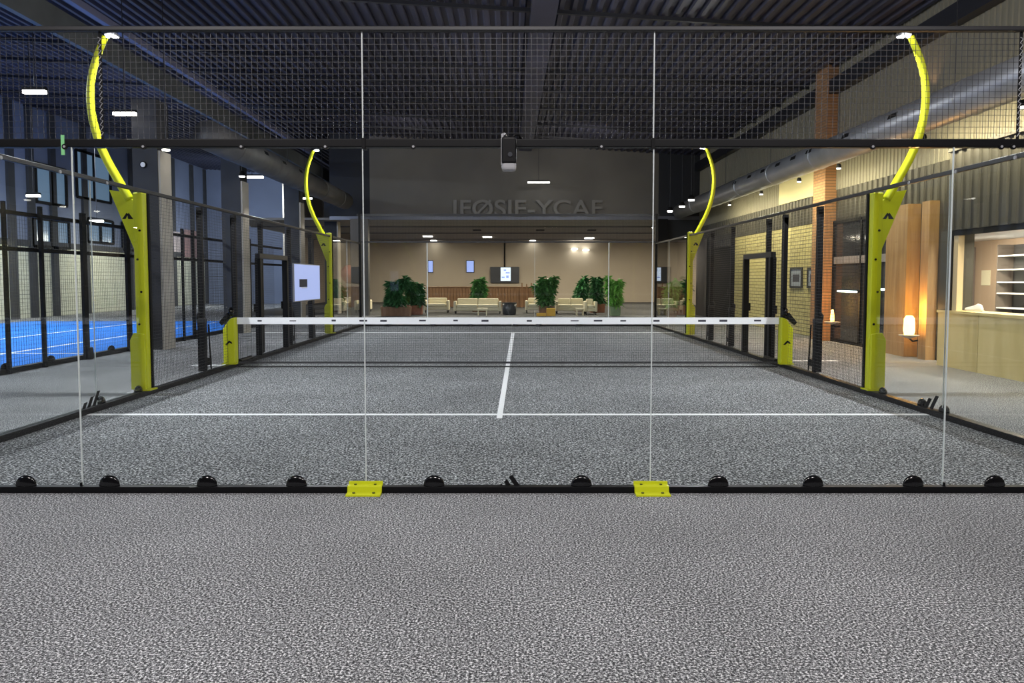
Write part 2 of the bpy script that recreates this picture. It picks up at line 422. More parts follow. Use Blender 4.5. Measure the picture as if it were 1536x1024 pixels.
# ---------------- lounge at the far end, below a dark upper wall
ZL = 4.3
struct('wall_far', MB().box(xat(556, 34), 6.75, YF, YF + .25, ZL, 8.4), M['darkwall'])
struct('wall_far_dark', MB().box(6.75, XR, YF - .05, YF + .25, 3.4, 8.4), mat('near_black_wall', (.016, .018, .024), .8))
struct('wall_far_dark', MB().box(-8.0, xat(556, 34), YF, YF + .25, ZL, 8.9), mat('near_black_wall_2', (.016, .018, .024), .8))
struct('wall_far_side', MB().box(XR + .01, 12, YF - .25, YF, 3.4, 8.0), M['darkwall'])
struct('lounge_floor', MB().box(-13, 12, YF - .2, YLB, 0, .004), mat('dark_lounge_carpet', (.045, .045, .047), .9))
struct('ceiling_lounge', MB().box(-13, 12, YF + .25, YLB, ZL, ZL + .1), M['lceil'])
mb = MB()
for y in (38.2, 43.6, 50.5): mb.box(-13, 12, y, y + .18, ZL - .06, ZL)
struct('trim_2', mb, M['darkwall'])
struct('trim_3', MB().box(-8, XR, YF - .06, YF, ZL - .02, ZL + .14), mat('blue_steel_edge', (.12, .13, .17), .35, .4))
struct('wall_lounge_back', MB().box(-13, 12, YLB, YLB + .2, 0, 8.0), M['beige'])
struct('wall_lounge_side', MB().box(11.9, 12.1, YF, YLB, 0, ZL), M['beige'])
struct('wall_lounge_left', MB().box(-13.1, -13, 44, YLB, 0, 8), M['beige'])
struct('column_far', MB().box(xat(529, 34), xat(555, 34), 33.6, 34.0, 0, ZL), M['darkwall'])
struct('column_far', MB().box(xat(984, 34), xat(998, 34), 33.6, 34.0, 0, ZL), M['blackm'])
struct('wall_far_upper_left', MB().box(XL, -12.9, 50, 50.2, 0, 9), M['darkblue'])
# ---------------- left wall
struct('wall_left', MB().box(XL - .3, XL, YN, YLB, 0, 3.1), M['brick_p'])
struct('wall_left_upper', MB().box(XL - .3, XL, YN, YLB, 3.1, 9.2), M['darkblue'])
mb = MB()
for px in (20, 50, 83, 130, 200, 262, 290, 310):
    y = ywall(px, XL); mb.box(XL, XL + .12, y - .2, y + .2, 0, 8.8)
struct('trim_4', mb, M['concrete'])
struct('trim_5', MB().box(XL, XL + .1, YN, 50, 3.0, 3.25), M['concrete'])
for i, (a, b, c, d) in enumerate(((59, 104, 250, 306), (51, 106, 330, 371), (133, 172, 330, 364), (186, 204, 335, 375), (120, 170, 232, 300))):
    y0, y1 = ywall(a, XL + .05), ywall(b, XL + .05); ym = (y0 + y1) / 2
    wn = struct('window_%d' % (i + 2), MB().box(XL + .01, XL + .04, y0, y1, zat(d, ym), zat(c, ym)), M['win'])
    mb = MB(); z0, z1 = zat(d, ym), zat(c, ym)
    for y in (y0, (y0 + y1) / 2, y1): mb.box(XL + .04, XL + .12, y - .06, y + .06, z0, z1)
    for z in (z0, z1): mb.box(XL + .04, XL + .12, y0, y1, z - .06, z + .06)
    mb.build('window_frame', M['blackm'], wn)
# columns between the two courts: dark concrete, with the lamplit side painted paler
for i, y in enumerate((17.3, 22.6, 28.9, 35.2)):
    struct('column_hall', MB().box(-8.55, -7.98, y, y + .6, 0, 5.7), M['concrete'])
    struct('column_lit_face', MB().box(-7.98, -7.93, y + .02, y + .58, 0, 4.55), M['pale_concrete'])
struct('beam_left', MB().box(-8.72, -8.6, YN, 49, 6.3, 6.8), mat('grey_green_girder', (.085, .093, .095), .6, var=.3, vscale=.8))
struct('trim_7', MB().box(-8.98, -8.85, YN, 40, 7.25, 7.4), mat('violet_grey_steel', (.16, .165, .25), .5))

# ================================================================ NEAR COURT WALL
YG = 5.697                       # glass plane
zb0, zb1 = zat(221, 5.70), zat(208.5, 5.70)
zt0, zt1 = zat(46.5, 5.70), zat(39.5, 5.70)
o = MB().box(-5.15, 5.15, 5.64, 5.705, 0, .05).build('base_rail', M['black'], bevel=.006)
tag(o, 'black steel base rail running across the front of the near glass wall', 'rail')
mr = thing('cross_bar', (0, 5.72, zb0), 'thick black horizontal bar between the near glass and the wire mesh above', 'bar')
MB().box(-5.2, 5.2, 5.685, 5.755, zb0, zb1).build('tube', M['black'], mr, bevel=.008)
for px in (97, 215, 362, 488, 620, 902, 1309, 1502, 1520):
    x = xat(px, 5.68, zb0)
    b_ = MB().cyl((x, 5.676, zb0 + .002), (x, 5.688, zb0 + .002), .021).build('bolt', M['black'], mr)
    MB().cyl((x, 5.671, zb0 + .002), (x, 5.677, zb0 + .002), .009).build('bolt_head', M['grey_cap'], b_)
for px in (546, 979):
    x = xat(px, 5.7, zb0)
    MB().box(x - .012, x + .012, 5.675, 5.765, zb0 - .012, zb1 + .004).build('splice_plate', M['blackm'], mr)
o = MB().box(-5.2, 5.2, 5.685, 5.735, zt0, zt1).build('top_bar', M['rail_steel'], bevel=.006)
tag(o, 'slim black steel bar along the very top of the near wire mesh', 'bar')
gx = [-5.1, xat(114, YG), xat(546, YG), xat(978.5, YG), xat(1424, YG), 5.1]
glab = ['clear near-wall glass panel at the left edge, beyond the outer left joint',
        'clear near-wall glass panel between outer left joint and left lime clamp',
        'clear middle near-wall glass panel carrying the black three-bar sticker',
        'clear near-wall glass panel between right lime clamp and outer right joint',
        'clear near-wall glass panel at the right edge, beyond the outer right joint']
for i in range(5):
    t = thing('court_glass', ((gx[i] + gx[i + 1]) / 2, YG, .05), glab[i], 'glass panel', 'near wall glass panels')
    MB().box(gx[i] + .004, gx[i + 1] - .004, YG - .006, YG + .006, .05, zb0).build('pane', M['glass'], t)
    if i < 4:
        MB().box(gx[i + 1] - .0035, gx[i + 1] + .0035, YG - .0062, YG + .0062, .051, zb0).build('joint_strip', M['joint'], t)
    if i in (0, 3):
        MB().cyl((gx[i + 1], YG - .022, .05), (gx[i + 1], YG - .022, .075), .009).build('corner_plug', M['black'], t)
# wire mesh panels above the bar
def wires_xz(mb, x0, x1, z0, z1, y, p=.0427, r=.0013):
    n = int((x1 - x0) / p)
    for i in range(n + 1):
        x = x0 + (x1 - x0) * i / n
        mb.box(x - r, x + r, y - r, y + r, z0, z1)
    n = max(1, int((z1 - z0) / p))
    for i in range(n + 1):
        z = z0 + (z1 - z0) * i / n
        mb.box(x0, x1, y - 3 * r, y - r, z - r, z + r)
mx = [-5.1, xat(151, 5.72, 3.2), gx[2], gx[3], xat(1530, 5.72, 3.2), 5.1]
mlab = ['wire mesh panel above the bar, outside the left lacing strip', 'wire mesh panel above the bar, crossed by the left curved lime arm',
        'middle wire mesh panel above the bar and the hanging camera', 'wire mesh panel above the bar, crossed by the right curved lime arm',
        'wire mesh panel above the bar at the far right edge']
for i in range(5):
    t = thing('wire_mesh_screen', ((mx[i] + mx[i + 1]) / 2, 5.72, zb1), mlab[i], 'mesh panel', 'near wall mesh panels')
    mb = MB(); wires_xz(mb, mx[i] + .006, mx[i + 1] - .006, zb1 + .004, zt0 - .004, 5.72)
    mb.build('wire_grid', M['wire'], t)
    if i in (1, 2):
        MB().box(mx[i + 1] - .004, mx[i + 1] + .004, 5.712, 5.728, zb1, zt0).build('edge_strip', M['joint'], t)
    if i in (0, 3):
        x = mx[i + 1]
        s_ = MB().box(x - .009, x + .009, 5.714, 5.726, zb1, zt0).build('lacing_strip', M['blackm'], t)
        z = zb1 + .02; k = 0; zz = []
        while z < zt0 - .02:
            zz.append((x + (.011 if k % 2 else -.011), 5.711, z)); z += (.012 if k % 2 else .031); k += 1
        MB().tube(zz, .0032, 5).build('lacing_cord', M['grey_cap'], s_)
# domes on the base rail
def dome_mb(c, sx=.08, sy=.038, h=.083):
    return MB().lathe([(1.0, 0), (.995, h * .12), (.96, h * .32), (.87, h * .55), (.70, h * .75), (.45, h * .91), (.2, h * .985), (.0, h)], c, 24, sx, sy)
px_d = [40, 165, 311, 445, 651, 872, 1077, 1219, 1369, 1491]
where = ['near the left edge of frame', 'just right of the outer left joint', 'between outer left joint and lime clamp', 'nearest left of the left lime clamp',
         'between left lime clamp and three-bar sticker', 'between three-bar sticker and right lime clamp', 'nearest right of the right lime clamp',
         'second right of the right lime clamp', 'nearest left of the outer right joint', 'just right of the outer right joint']
for px, wv in zip(px_d, where):
    x = xat(px, 5.67, .05)
    o = dome_mb((x, 5.664, .05), sy=.026).build('dome_cover', M['blackg'], smooth=True, loc=(x, 5.664, .05))
    tag(o, 'glossy black dome on near base rail, ' + wv, 'dome', 'black domes along the near base rail')
# lime clamps over the glass joints
for i, (x, lab) in enumerate(((gx[2], 'lime yellow steel clamp over the base rail at the left glass joint'), (gx[3], 'lime yellow steel clamp over the base rail at the right glass joint'))):
    sg = -1 if i == 0 else 1
    t = thing('rail_clamp', (x, 5.66, 0), lab, 'clamp', 'lime rail clamps')
    w = .13
    prof = [(5.69, .05), (5.69, .083), (5.683, .083), (5.68, .062), (5.636, .060), (5.628, .052), (5.622, .016), (5.55, .012), (5.548, .001), (5.639, .001), (5.639, .05)]
    MB().prism(prof, 'yz', x - w, x + w).build('bent_plate', M['lime'], t)
    for dx in (-.075, .075):
        MB().cyl((x + dx, 5.662, .058), (x + dx, 5.662, .067), .011, seg=8).build('bolt', M['lime_dark'], t)
        MB().cyl((x + dx, 5.59, .01), (x + dx, 5.59, .022), .011, seg=8).build('bolt', M['lime_dark'], t)
# three-bar stickers
def stick(px, py): return 720 + px / 17.07, 688.6 + py / 17.07
mb = MB()
for poly in (((470, 690), (550, 625), (610, 690)), ((615, 570), (695, 510), (805, 690), (680, 690)), ((735, 450), (825, 398), (1040, 690), (890, 690))):
    q = []
    for a, b in poly:
        p = P(*stick(a, b), YG - .008); q.append((p.x, p.z))
    mb.prism(q, 'xz', YG - .0085, YG - .0063)
o = mb.build('glass_sticker', M['blackm'])
tag(o, 'black three-bar sticker at the foot of the middle near glass panel', 'sticker')
# device clamped on the bar
cx_, cz0, cz1 = xat(763.5, 5.64, zb0), zat(257, 5.64), zat(206, 5.64)
t = thing('clamp_camera', (cx_, 5.64, cz0), 'black camera unit with pale lower end hooked over the thick bar', 'camera')
wv = .055
MB().box(cx_ - wv, cx_ + wv, 5.58, 5.676, cz0 + .045, cz1).build('body', M['black'], t, bevel=.02)
MB().box(cx_ - wv * .97, cx_ + wv * .97, 5.585, 5.674, cz0, cz0 + .07).build('end_cap', M['grey_cap'], t, bevel=.022)
MB().box(cx_ - wv - .004, cx_ - wv + .002, 5.6, 5.66, cz0 + .05, cz1 - .01).build('lit_edge', M['grey_cap'], t)  # pale strip painting the light caught on the body's left edge
MB().cyl((cx_ + .008, 5.572, (cz0 + cz1) / 2 - .01), (cx_ + .008, 5.585, (cz0 + cz1) / 2 - .01), .017).build('lens', M['tv_dark'], t)
MB().tube([(cx_ - .045, 5.63, cz1 - .02), (cx_ - .05, 5.64, cz1 + .02), (cx_ - .035, 5.68, cz1 + .035), (cx_ - .02, 5.76, cz1 + .03), (cx_ - .02, 5.77, cz1 - .04)], .009).build('hook', M['grey_cap'], t, smooth=True)
MB().tube([(cx_ + .02, 5.65, cz1 - .01), (cx_ + .04, 5.66, cz1 + .022), (cx_ + .075, 5.68, cz1 + .025), (cx_ + .095, 5.72, cz1 - .0), (cx_ + .09, 5.765, cz1 - .03)], .011).build('hook', M['black'], t, smooth=True)

# ================================================================ SIDE FENCES
XF = 5.1
YP1, YP2, YB = 10.56, 21.65, 26.0         # light posts, far wall
ZR = 2.83
def wires_yz(mb, y0, y1, z0, z1, X, p=.05, r=.0017):
    n = int((y1 - y0) / p)
    for i in range(n + 1):
        y = y0 + (y1 - y0) * i / n
        mb.box(X - r, X + r, y - r, y + r, z0, z1)
    n = int((z1 - z0) / p)
    for i in range(n + 1):
        z = z0 + (z1 - z0) * i / n
        mb.box(X - 3 * r, X - r, y0, y1, z - r, z + r)
posts = {-1: [12.7, 14.25, 15.95, 17.85, 19.75], 1: [12.55, 14.12, 15.15, 17.4, 19.15]}
doors = {-1: (15.35, 17.3), 1: (14.5, 16.2)}
def fence_post(X, Y, sgn, label, sleeve=True):
    t = thing('fence_post', (X, Y, .07), label, 'post', 'black fence posts')
    w = .045
    MB().box(X - w, X + w, Y - .04, Y + .04, .07, ZR - .05).build('post', M['black'], t, bevel=.006)
    MB().prism([(X - sgn * -.045, ZR - .22), (X - sgn * -.045, ZR - .001), (X - sgn * .045, ZR - .001), (X - sgn * .045, ZR - .12)], 'xz', Y - .04, Y + .04).build('head_bracket', M['black'], t)
    if sleeve:
        s_ = MB().box(X - .06, X + .06, Y - .06, Y + .06, .07, .95).build('sleeve', M['black'], t, bevel=.012)
        MB().box(X - .066, X + .066, Y - .066, Y + .066, .88, .97).build('sleeve_cap', M['rail_steel'], s_, bevel=.02)
        MB().tube([(X + sgn * .055, Y - .05, .95), (X + sgn * .06, Y - .05, 1.02), (X + sgn * .03, Y - .05, 1.06), (X, Y - .042, 1.06)], .018).build('cap_loop', M['rail_steel'], s_, smooth=True)
        MB().cyl((X - sgn * .03, Y + .2, .85), (X - sgn * .02, Y + .3, .07), .013).build('brace', M['black'], t)
        MB().box(X - sgn * .03, X + sgn * .05, Y + .061, Y + .31, .15, .27).build('foot_bracket', M['black'], t)
    return t
for sgn, side in ((-1, 'left'), (1, 'right')):
    X = sgn * XF
    o = MB().box(min(X - .055, X + .055), max(X - .055, X + .055), 5.75, YB - .05, 0, .07).build('base_rail', M['black'], bevel=.006)
    tag(o, 'long black base rail along the foot of the %s side fence' % side, 'rail')
    tr = thing('top_rail', (X, 14, ZR), 'long dark steel rail along the top of the %s side fence' % side, 'rail')
    MB().box(X - .022, X + .022, 5.76, YB - .03, ZR, ZR + .05).build('tube', M['rail_steel'], tr, bevel=.005)
    for y in (7.6, 8.6, 9.6):
        MB().cyl((X - sgn * .036, y, ZR + .01), (X - sgn * .02, y, ZR + .01), .02, seg=10).build('bolt', M['grey_cap'], tr)
    # glass sections
    yj = 9.25 if sgn < 0 else 8.75
    yp2 = YP2 if sgn < 0 else YP2 - .4
    segs = [(5.77, yj, 'side glass panel of the %s fence nearest the near wall' % side),
            (yj, YP1 - .16, 'side glass panel of the %s fence just before the near lime post' % side),
            (yp2 + .12, 23.9, 'side glass panel of the %s fence just beyond the far lime post' % side),
            (23.9, YB - .06, 'side glass panel of the %s fence at the far corner' % side)]
    for k, (a, b, lab) in enumerate(segs):
        t = thing('court_glass', (X, (a + b) / 2, .07), 'clear ' + lab, 'glass panel', 'side glass panels')
        MB().box(X - .006, X + .006, a + .004, b - .004, .07, ZR).build('pane', M['glass'], t)
        if k in (0, 2): MB().box(X - .0062, X + .0062, b - .0035, b + .0035, .071, ZR).build('joint_strip', M['joint'], t)
    # mesh section
    d0, d1 = doors[sgn]
    for a, b, z0, lab in ((YP1 + .09, 13.64, .07, 'wire mesh of the %s side fence between near lime post and net post'), (13.96, d0 - .01, .07, 'narrow wire mesh of the %s side fence between net post and doorway'), (d0, d1, 2.16, 'short wire mesh above the doorway of the %s side fence'),
                          (d1 + .01, yp2 - .15, .07, 'wire mesh of the %s side fence between doorway and far lime post')):
        mp = thing('wire_mesh_screen', (X, (a + b) / 2, z0), lab % side, 'mesh panel', 'side fence mesh panels')
        mb = MB(); wires_yz(mb, a, b, z0, ZR - .002, X)
        mb.build('wire_grid', M['wire'], mp)
    for k, y in enumerate(posts[sgn]):
        lab = ['first black post of the %s fence beyond its near lime post', 'second black post of the %s fence, close behind the net post',
               'black post of the %s fence standing within the doorway frame', 'black sleeved post of the %s fence just beyond the doorway', 'last black sleeved post of the %s fence before the far lime post'][k] % side
        fence_post(X + sgn * (.078 if k != 2 else .13), y, sgn, lab, k in (0, 3, 4))
    dr = thing('fence_gateway', (X, (d0 + d1) / 2, .07), 'black steel doorway frame in the %s side fence' % side, 'door frame', 'fence doorways')
    MB().box(X - .06, X + .06, d0, d0 + .1, .07, 2.05).build('jamb', M['black'], dr, bevel=.006)
    MB().box(X - .06, X + .06, d1 - .1, d1, .07, 2.05).build('jamb', M['black'], dr, bevel=.006)
    MB().box(X - .05, X + .05, d0, d1, 2.05, 2.15).build('head', M['rail_steel'], dr, bevel=.006)
    for k, y in enumerate((d0 + .05, d1 - .05)):
        s_ = MB().box(X + sgn * .061, X + sgn * .1, y - .05, y + .05, .95, 1.12).build('latch', M['blackg'], dr, bevel=.015)
    # domes and stickers on side glass
    for px, lab in (((150, 'glossy black dome on the left base rail beside the stripes sticker'), (207, 'glossy black dome tucked against the near left lime post')) if sgn < 0 else
                    ((1385, 'glossy black dome on the right base rail beside the stripes sticker'), (1325, 'glossy black dome tucked against the near right lime post'), (1418, 'glossy black dome on the right base rail by a glass joint'))):
        y = abs(X) * F / abs(px - CX)
        o = dome_mb((X + sgn * .03, y, .07), .045, .085, .085).build('dome_cover', M['blackg'], smooth=True, loc=(X + sgn * .03, y, .07))
        tag(o, lab, 'dome', 'black domes on the side rails')
    y = abs(X) * F / abs((131 if sgn < 0 else 1399) - CX)
    mb = MB()
    for a, h in ((0, .07), (.11, .12), (.22, .17)):
        mb.prism([(y - .2 + a, .072), (y - .2 + a + .07, .072), (y - .2 + a + .07 + h * .7, .072 + h), (y - .2 + a + h * .7, .072 + h)] if sgn < 0 else
                 [(y + .2 - a, .072), (y + .2 - a - .07, .072), (y + .2 - a - .07 - h * .7, .072 + h), (y + .2 - a - h * .7, .072 + h)], 'yz', X - sgn * .0065, X - sgn * .0085)
    o = mb.build('glass_sticker', M['blackm'])
    tag(o, 'black slanted stripes sticker at the foot of the %s side glass' % side, 'sticker')

# ---------------- lime light posts
ARC = [(.13, 2.72), (.20, 2.84), (.30, 3.02), (.42, 3.24), (.53, 3.5), (.61, 3.8), (.64, 4.08), (.625, 4.33), (.575, 4.55), (.505, 4.74), (.44, 4.88), (.405, 4.95)]
def light_post(sgn, Y, zs, za, label):
    X = sgn * (XF + .02)
    t = thing('light_post', (X, Y, .0), label, 'light post', 'lime court light posts')
    s = sgn
    pt = 2.82 * zs
    MB().box(X - .068, X + .068, Y - .09, Y + .03, .09, pt).build('post', M['lime'], t, bevel=.01)
    MB().box(X - s * .068 - (.0 if s > 0 else .0) - .018, X - s * .068 + .018, Y + .031, Y + .08, .07, pt).build('backing_channel', M['blackm'], t)
    # gusset plate and arm
    g = MB().prism([(X + s * .069, 2.02 * zs), (X + s * .069, 2.72 * zs), (X + s * .2, 2.83 * zs), (X + s * .40, 2.86 * zs)], 'xz', Y - .07, Y + .01).build('gusset', M['lime'], t, bevel=.008)
    # peak mark on the gusset
    gx_, gz = X + s * .15, 2.49 * zs; yy = Y - .0725
    mb = MB()
    mb.prism([(gx_ - .075, gz - .03), (gx_ - .03, gz - .03), (gx_ + .005, gz + .035), (gx_ - .015, gz + .055)], 'xz', yy - .002, yy + .002)
    mb.prism([(gx_ + .005, gz - .03), (gx_ + .075, gz - .03), (gx_ + .015, gz + .055), (gx_ - .005, gz + .03)], 'xz', yy - .002, yy + .002)
    mb.build('peak_mark', M['blackm'], g)
    arc = [(X + s * a, Y - .03, z * (zs + (za - zs) * max(0, z - 2.8) / 2.15)) for a, z in ARC]
    # smooth the arc with catmull-rom
    pts = []
    for i in range(len(arc) - 1):
        p0, p1, p2, p3 = [Vector(arc[max(0, min(len(arc) - 1, i + k))]) for k in (-1, 0, 1, 2)]
        for u in (0, .33, .66):
            pts.append(.5 * ((2 * p1) + (p2 - p0) * u + (2 * p0 - 5 * p1 + 4 * p2 - p3) * u * u + (3 * p1 - p0 - 3 * p2 + p3) * u ** 3))
    pts.append(Vector(arc[-1]))
    n = len(pts)
    MB().tube(pts, [.062 - .02 * i / n for i in range(n)], 12).build('curved_arm', M['lime'], t, smooth=True)
    # base sleeve with slanted top
    MB().prism([(X - .06, .09), (X - s * .0 + s * .14, .09), (X + s * .14, .78 * zs), (X + s * .09, .88 * zs), (X + s * .05, .88 * zs), (X - .06, .86 * zs)] if s > 0 else
               [(X + .06, .09), (X - .14, .09), (X - .14, .78 * zs), (X - .09, .88 * zs), (X - .05, .88 * zs), (X + .06, .86 * zs)], 'xz', Y - .13, Y - .091).build('base_sleeve', M['lime'], t, bevel=.006)
    MB().box(X - .1, X + .13, Y - .14, Y + .08, .07, .09).build('foot_plate', M['lime'], t)
    for k, z in enumerate((.55, 1.0, 1.45, 1.9, 2.3)):
        MB().cyl((X + .02 * (-1) ** k, Y - .1, z * zs), (X + .02 * (-1) ** k, Y - .088, z * zs), .016, seg=8).build('bolt', M['blackm'], t)
    # lamp head reaching in over the court
    tip = Vector(arc[-1])
    hd = MB().obox((tip.x - s * .09, tip.y, tip.z + .015), (.15, .14, .035), (0, s * .12, 0)).build('lamp_head', M['grey_cap'], t, bevel=.01)
    MB().obox((tip.x - s * .12, tip.y, tip.z - .006), (.05, .05, .012), (0, s * .12, 0)).build('lens', M['lamp_cool'], hd)
    MB().lathe([(.02, 0), (.03, .02), (.026, .04), (.0, .05)], (tip.x - s * .08, tip.y - .09, tip.z - .04), 12).build('bulb', M['lamp_cool'], hd)
    light('AREA', 'court_lamp', (tip.x - s * .12, tip.y, tip.z - .02), 390, (.95, .97, 1), .06, .06, target=(0, Y + (1.5 if Y < 15 else -1.5), 0))
    return t
light_post(-1, YP1, 1.0, 1.0, 'lime post with curved lamp arm, near end of the left side fence')
light_post(1, YP1, 1.0, 1.0, 'lime post with curved lamp arm, near end of the right side fence')
light_post(-1, YP2, 1.045, 1.065, 'lime post with curved lamp arm, far end of the left side fence')
light_post(1, YP2 - .4, 1.045, 1.065, 'lime post with curved lamp arm, far end of the right side fence')

# ================================================================ NET, LINES
YNET = 13.8
def line(x0, x1, y0, y1, z=.007):
    o = MB().box(x0, x1, y0, y1, 0, z).build('floor_line', M['line']); o['kind'] = 'structure'; return o
ys1, ys2 = yfloor(622), yfloor(499)
line(-5.04, 5.04, ys1 - .045, ys1 + .045)
line(-5.04, 5.04, ys2 - .06, ys2 + .06)
xc = (xat(749.5, ys1, 0) + xat(769.5, ys2, 0)) / 2
# centre line, slightly skewed in the photo: follow its two ends
xa, xb = xat(749, ys1 - .25, 0), xat(769.5, ys2, 0)
mb = MB().prism([(xa - .033, ys1 - .25), (xa + .033, ys1 - .25), (xb + .05, ys2), (xb - .05, ys2)], 'xy', 0, .009)
o = mb.build('floor_line', M['line']); o['kind'] = 'structure'
line(-8.2, -5.3, ys2 - .06, ys2 + .06)  # white strip standing in for the far line's reflection outside the fence
yo = yfloor(548)
line(-5.95, -5.25, yo - .1, yo + .1); line(5.25, 6.6, yfloor(541) - .08, yfloor(541) + .05)  # short white strips on the floor outside the side fences
for x in (-13.65, -10.9): line(x - .05, x + .05, 8, 28, .018)
line(-18.5, -8.8, 16.3 - .05, 16.3 + .05, .018)

nt_ = thing('court_net', (0, YNET, 0), 'black court net with a printed white top tape', 'net')
zt, zl = .925, .80
MB().box(-4.98, 4.98, YNET - .008, YNET + .008, zl, zt).build('top_tape', M['tape'], nt_)
mb = MB()
n = 240
for i in range(n + 1):
    x = -4.97 + 9.94 * i / n; mb.box(x - .0012, x + .0012, YNET - .001, YNET + .001, .1, zl)
for i in range(17):
    z = .1 + (zl - .1) * i / 16; mb.box(-4.97, 4.97, YNET - .003, YNET - .001, z - .0012, z + .0012)
mb.build('netting', M['net'], nt_)
MB().box(-4.97, 4.97, YNET - .012, YNET + .012, .075, .11).build('bottom_band', M['net'], nt_)
MB().box(-4.97, 4.97, YNET - .01, YNET + .01, .008, .026).build('net_shadow_line', M['net'], nt_)  # thin dark bar standing in for the net's shadow line on the floor
mb = MB(); rs = random.Random(3); x = -4.6
while x < 4.7:
    wv = rs.uniform(.05, .16)
    mb.box(x, x + wv, YNET - .0095, YNET - .0085, .865 - rs.uniform(.01, .022), .865 + rs.uniform(.006, .02)); x += wv + rs.uniform(.15, .75)
mb.build('printed_marks', M['print'], nt_)
for sgn, side in ((-1, 'left'), (1, 'right')):
    X = sgn * 5.1; s = sgn
    t = thing('net_post', (X, YNET, 0), 'lime padded net post with black winch at the %s end of the net' % side, 'net post', 'net posts')
    pd = MB().prism([(X - s * .1, .09), (X + s * .11, .09), (X + s * .11, .72), (X - s * .02, .9), (X - s * .1, .93)], 'xz', YNET - .1, YNET + .1).build('pad', M['lime'], t, bevel=.012)
    yy = YNET - .1025
    mb = MB().prism([(X - .07, .43), (X - .03, .43), (X + .01, .47), (X + .06, .44), (X + .05, .48), (X + .005, .51), (X - .03, .475)], 'xz', yy - .003, yy + .001)
    mb.build('peak_mark', M['blackm'], pd)
    MB().box(X - .13, X + .13, YNET - .12, YNET + .12, .07, .09).build('foot_plate', M['lime'], t)
    MB().prism([(X + s * .0, .93), (X + s * .16, .78), (X + s * .2, .84), (X + s * .05, 1.02)], 'xz', YNET - .05, YNET + .05).build('winch', M['black'], t, bevel=.012)
    MB().lathe([(.03, 0), (.05, .03), (.055, .08), (.045, .13), (.02, .16), (0, .165)], (X + s * -.01, YNET, .95), 14).build('post_cap', M['blackg'], t, smooth=True)
    MB().cyl((X - s * .1, YNET + .15, .11), (X - s * .1, YNET + .75, .11), .04).build('tension_bar', M['black'], t)

# ================================================================ FAR COURT WALL
zfg, zfm = zat(363, YB), zat(323, YB)
o = MB().box(-5.15, 5.15, YB - .05, YB + .05, 0, .06).build('base_rail', M['black'])
tag(o, 'black base rail across the far glass wall behind the net', 'rail')
o = MB().box(-5.15, 5.15, YB - .02, YB + .02, zfg - .02, zfg + .03).build('cross_bar', M['rail_steel'])
tag(o, 'thin steel bar along the top of the far glass wall', 'bar')
o = MB().box(-5.2, 5.2, YB - .03, YB + .03, zfm - .03, zfm + .05).build('top_bar', M['rail_steel'])
tag(o, 'dark steel bar along the top of the far wire mesh', 'bar')
fx = [-5.08, xat(641, YB), xat(802, YB), xat(913, YB), 5.08]
fl = ['left corner', 'second from the left, in front of the lounge screens', 'third from the left, in front of the bushy plant', 'right corner']
for i in range(4):
    t = thing('court_glass', ((fx[i] + fx[i + 1]) / 2, YB, .06), 'clear far-wall glass panel, ' + fl[i], 'glass panel', 'far wall glass panels')
    MB().box(fx[i] + .004, fx[i + 1] - .004, YB - .006, YB + .006, .06, zfg - .02).build('pane', M['glass'], t)
    if i < 3: MB().box(fx[i + 1] - (.014 if i != 1 else .004), fx[i + 1] + (.014 if i != 1 else .004), YB - .0065, YB + .0065, .061, zfg - .02).build('joint_strip', M['joint'], t)
t = thing('wire_mesh_screen', (0, YB, zfg), 'wide wire mesh strip above the far glass wall', 'mesh panel')
mb = MB(); wires_xz(mb, -5.08, 5.08, zfg + .03, zfm - .03, YB, .05, .0018)
mb.build('wire_grid', M['wire'], t)
for sgn in (-1, 1):
    o = MB().box(sgn * 5.1 - .04, sgn * 5.1 + .04, YB - .04, YB + .04, 0.07, zfm + .05).build('corner_post', M['black'])
    tag(o, 'black corner post at the far %s corner of the court' % ('left' if sgn < 0 else 'right'), 'post', 'far corner posts')
for i, px in enumerate((583, 650, 705, 772, 808, 868, 930)):
    x = xat(px, YB - .09, .05)
    o = dome_mb((x, YB - .1, 0), .13, .045, .1).build('dome_cover', M['blackg'], smooth=True, loc=(x, YB - .1, 0))
    tag(o, 'small black dome at the foot of the far glass wall, %s from the left' % ORD[i], 'dome', 'black domes along the far wall')

# ================================================================ NEIGHBOURING BLUE COURT FENCE
XB = -8.65
o = MB().box(XB - .06, XB + .06, 6.0, 28.8, 0, .09).build('base_rail', M['black'])
tag(o, 'black base rail of the neighbouring blue court fence', 'rail')
for z, lab in ((2.75, 'upper'), (2.12, 'middle')):
    o = MB().box(XB - .03, XB + .03, 6.0, 28.8, z, z + .07).build('fence_rail', M['blackm'])
    tag(o, '%s dark rail of the neighbouring blue court fence' % lab, 'rail', 'blue court fence rails')
for i, (px, w) in enumerate(((2, .05), (57, .07), (121, .15), (187, .15), (270, .06), (286, .11), (372, .08))):
    y = abs(XB) * F / (CX - px)
    t = thing('fence_post', (XB, y, .09), 'dark post of the neighbouring blue court fence, %s from the left' % ORD[i], 'post', 'blue court fence posts')
    MB().box(XB + .061, XB + .12, y - w / 2, y + w / 2, .0, 2.95).build('post', M['blackm'], t)
    if w > .1:
        MB().box(XB + .125, XB + .2, y - w * .5, y + w * .5, 0, .25).build('foot', M['black'], t, bevel=.03)
for i, px in enumerate((4, 72, 164)):
    y = abs(XB) * F / (CX - px)
    o = dome_mb((XB + .01, y, .09), .05, .13, .1).build('dome_cover', M['blackg'], smooth=True, loc=(XB + .01, y, .09))
    tag(o, 'black dome on the blue court base rail, %s from the left' % ORD[i], 'dome', 'black domes on the blue court rail')
t = thing('wire_mesh_screen', (XB, 16, .09), 'wire mesh of the neighbouring blue court fence', 'mesh panel')
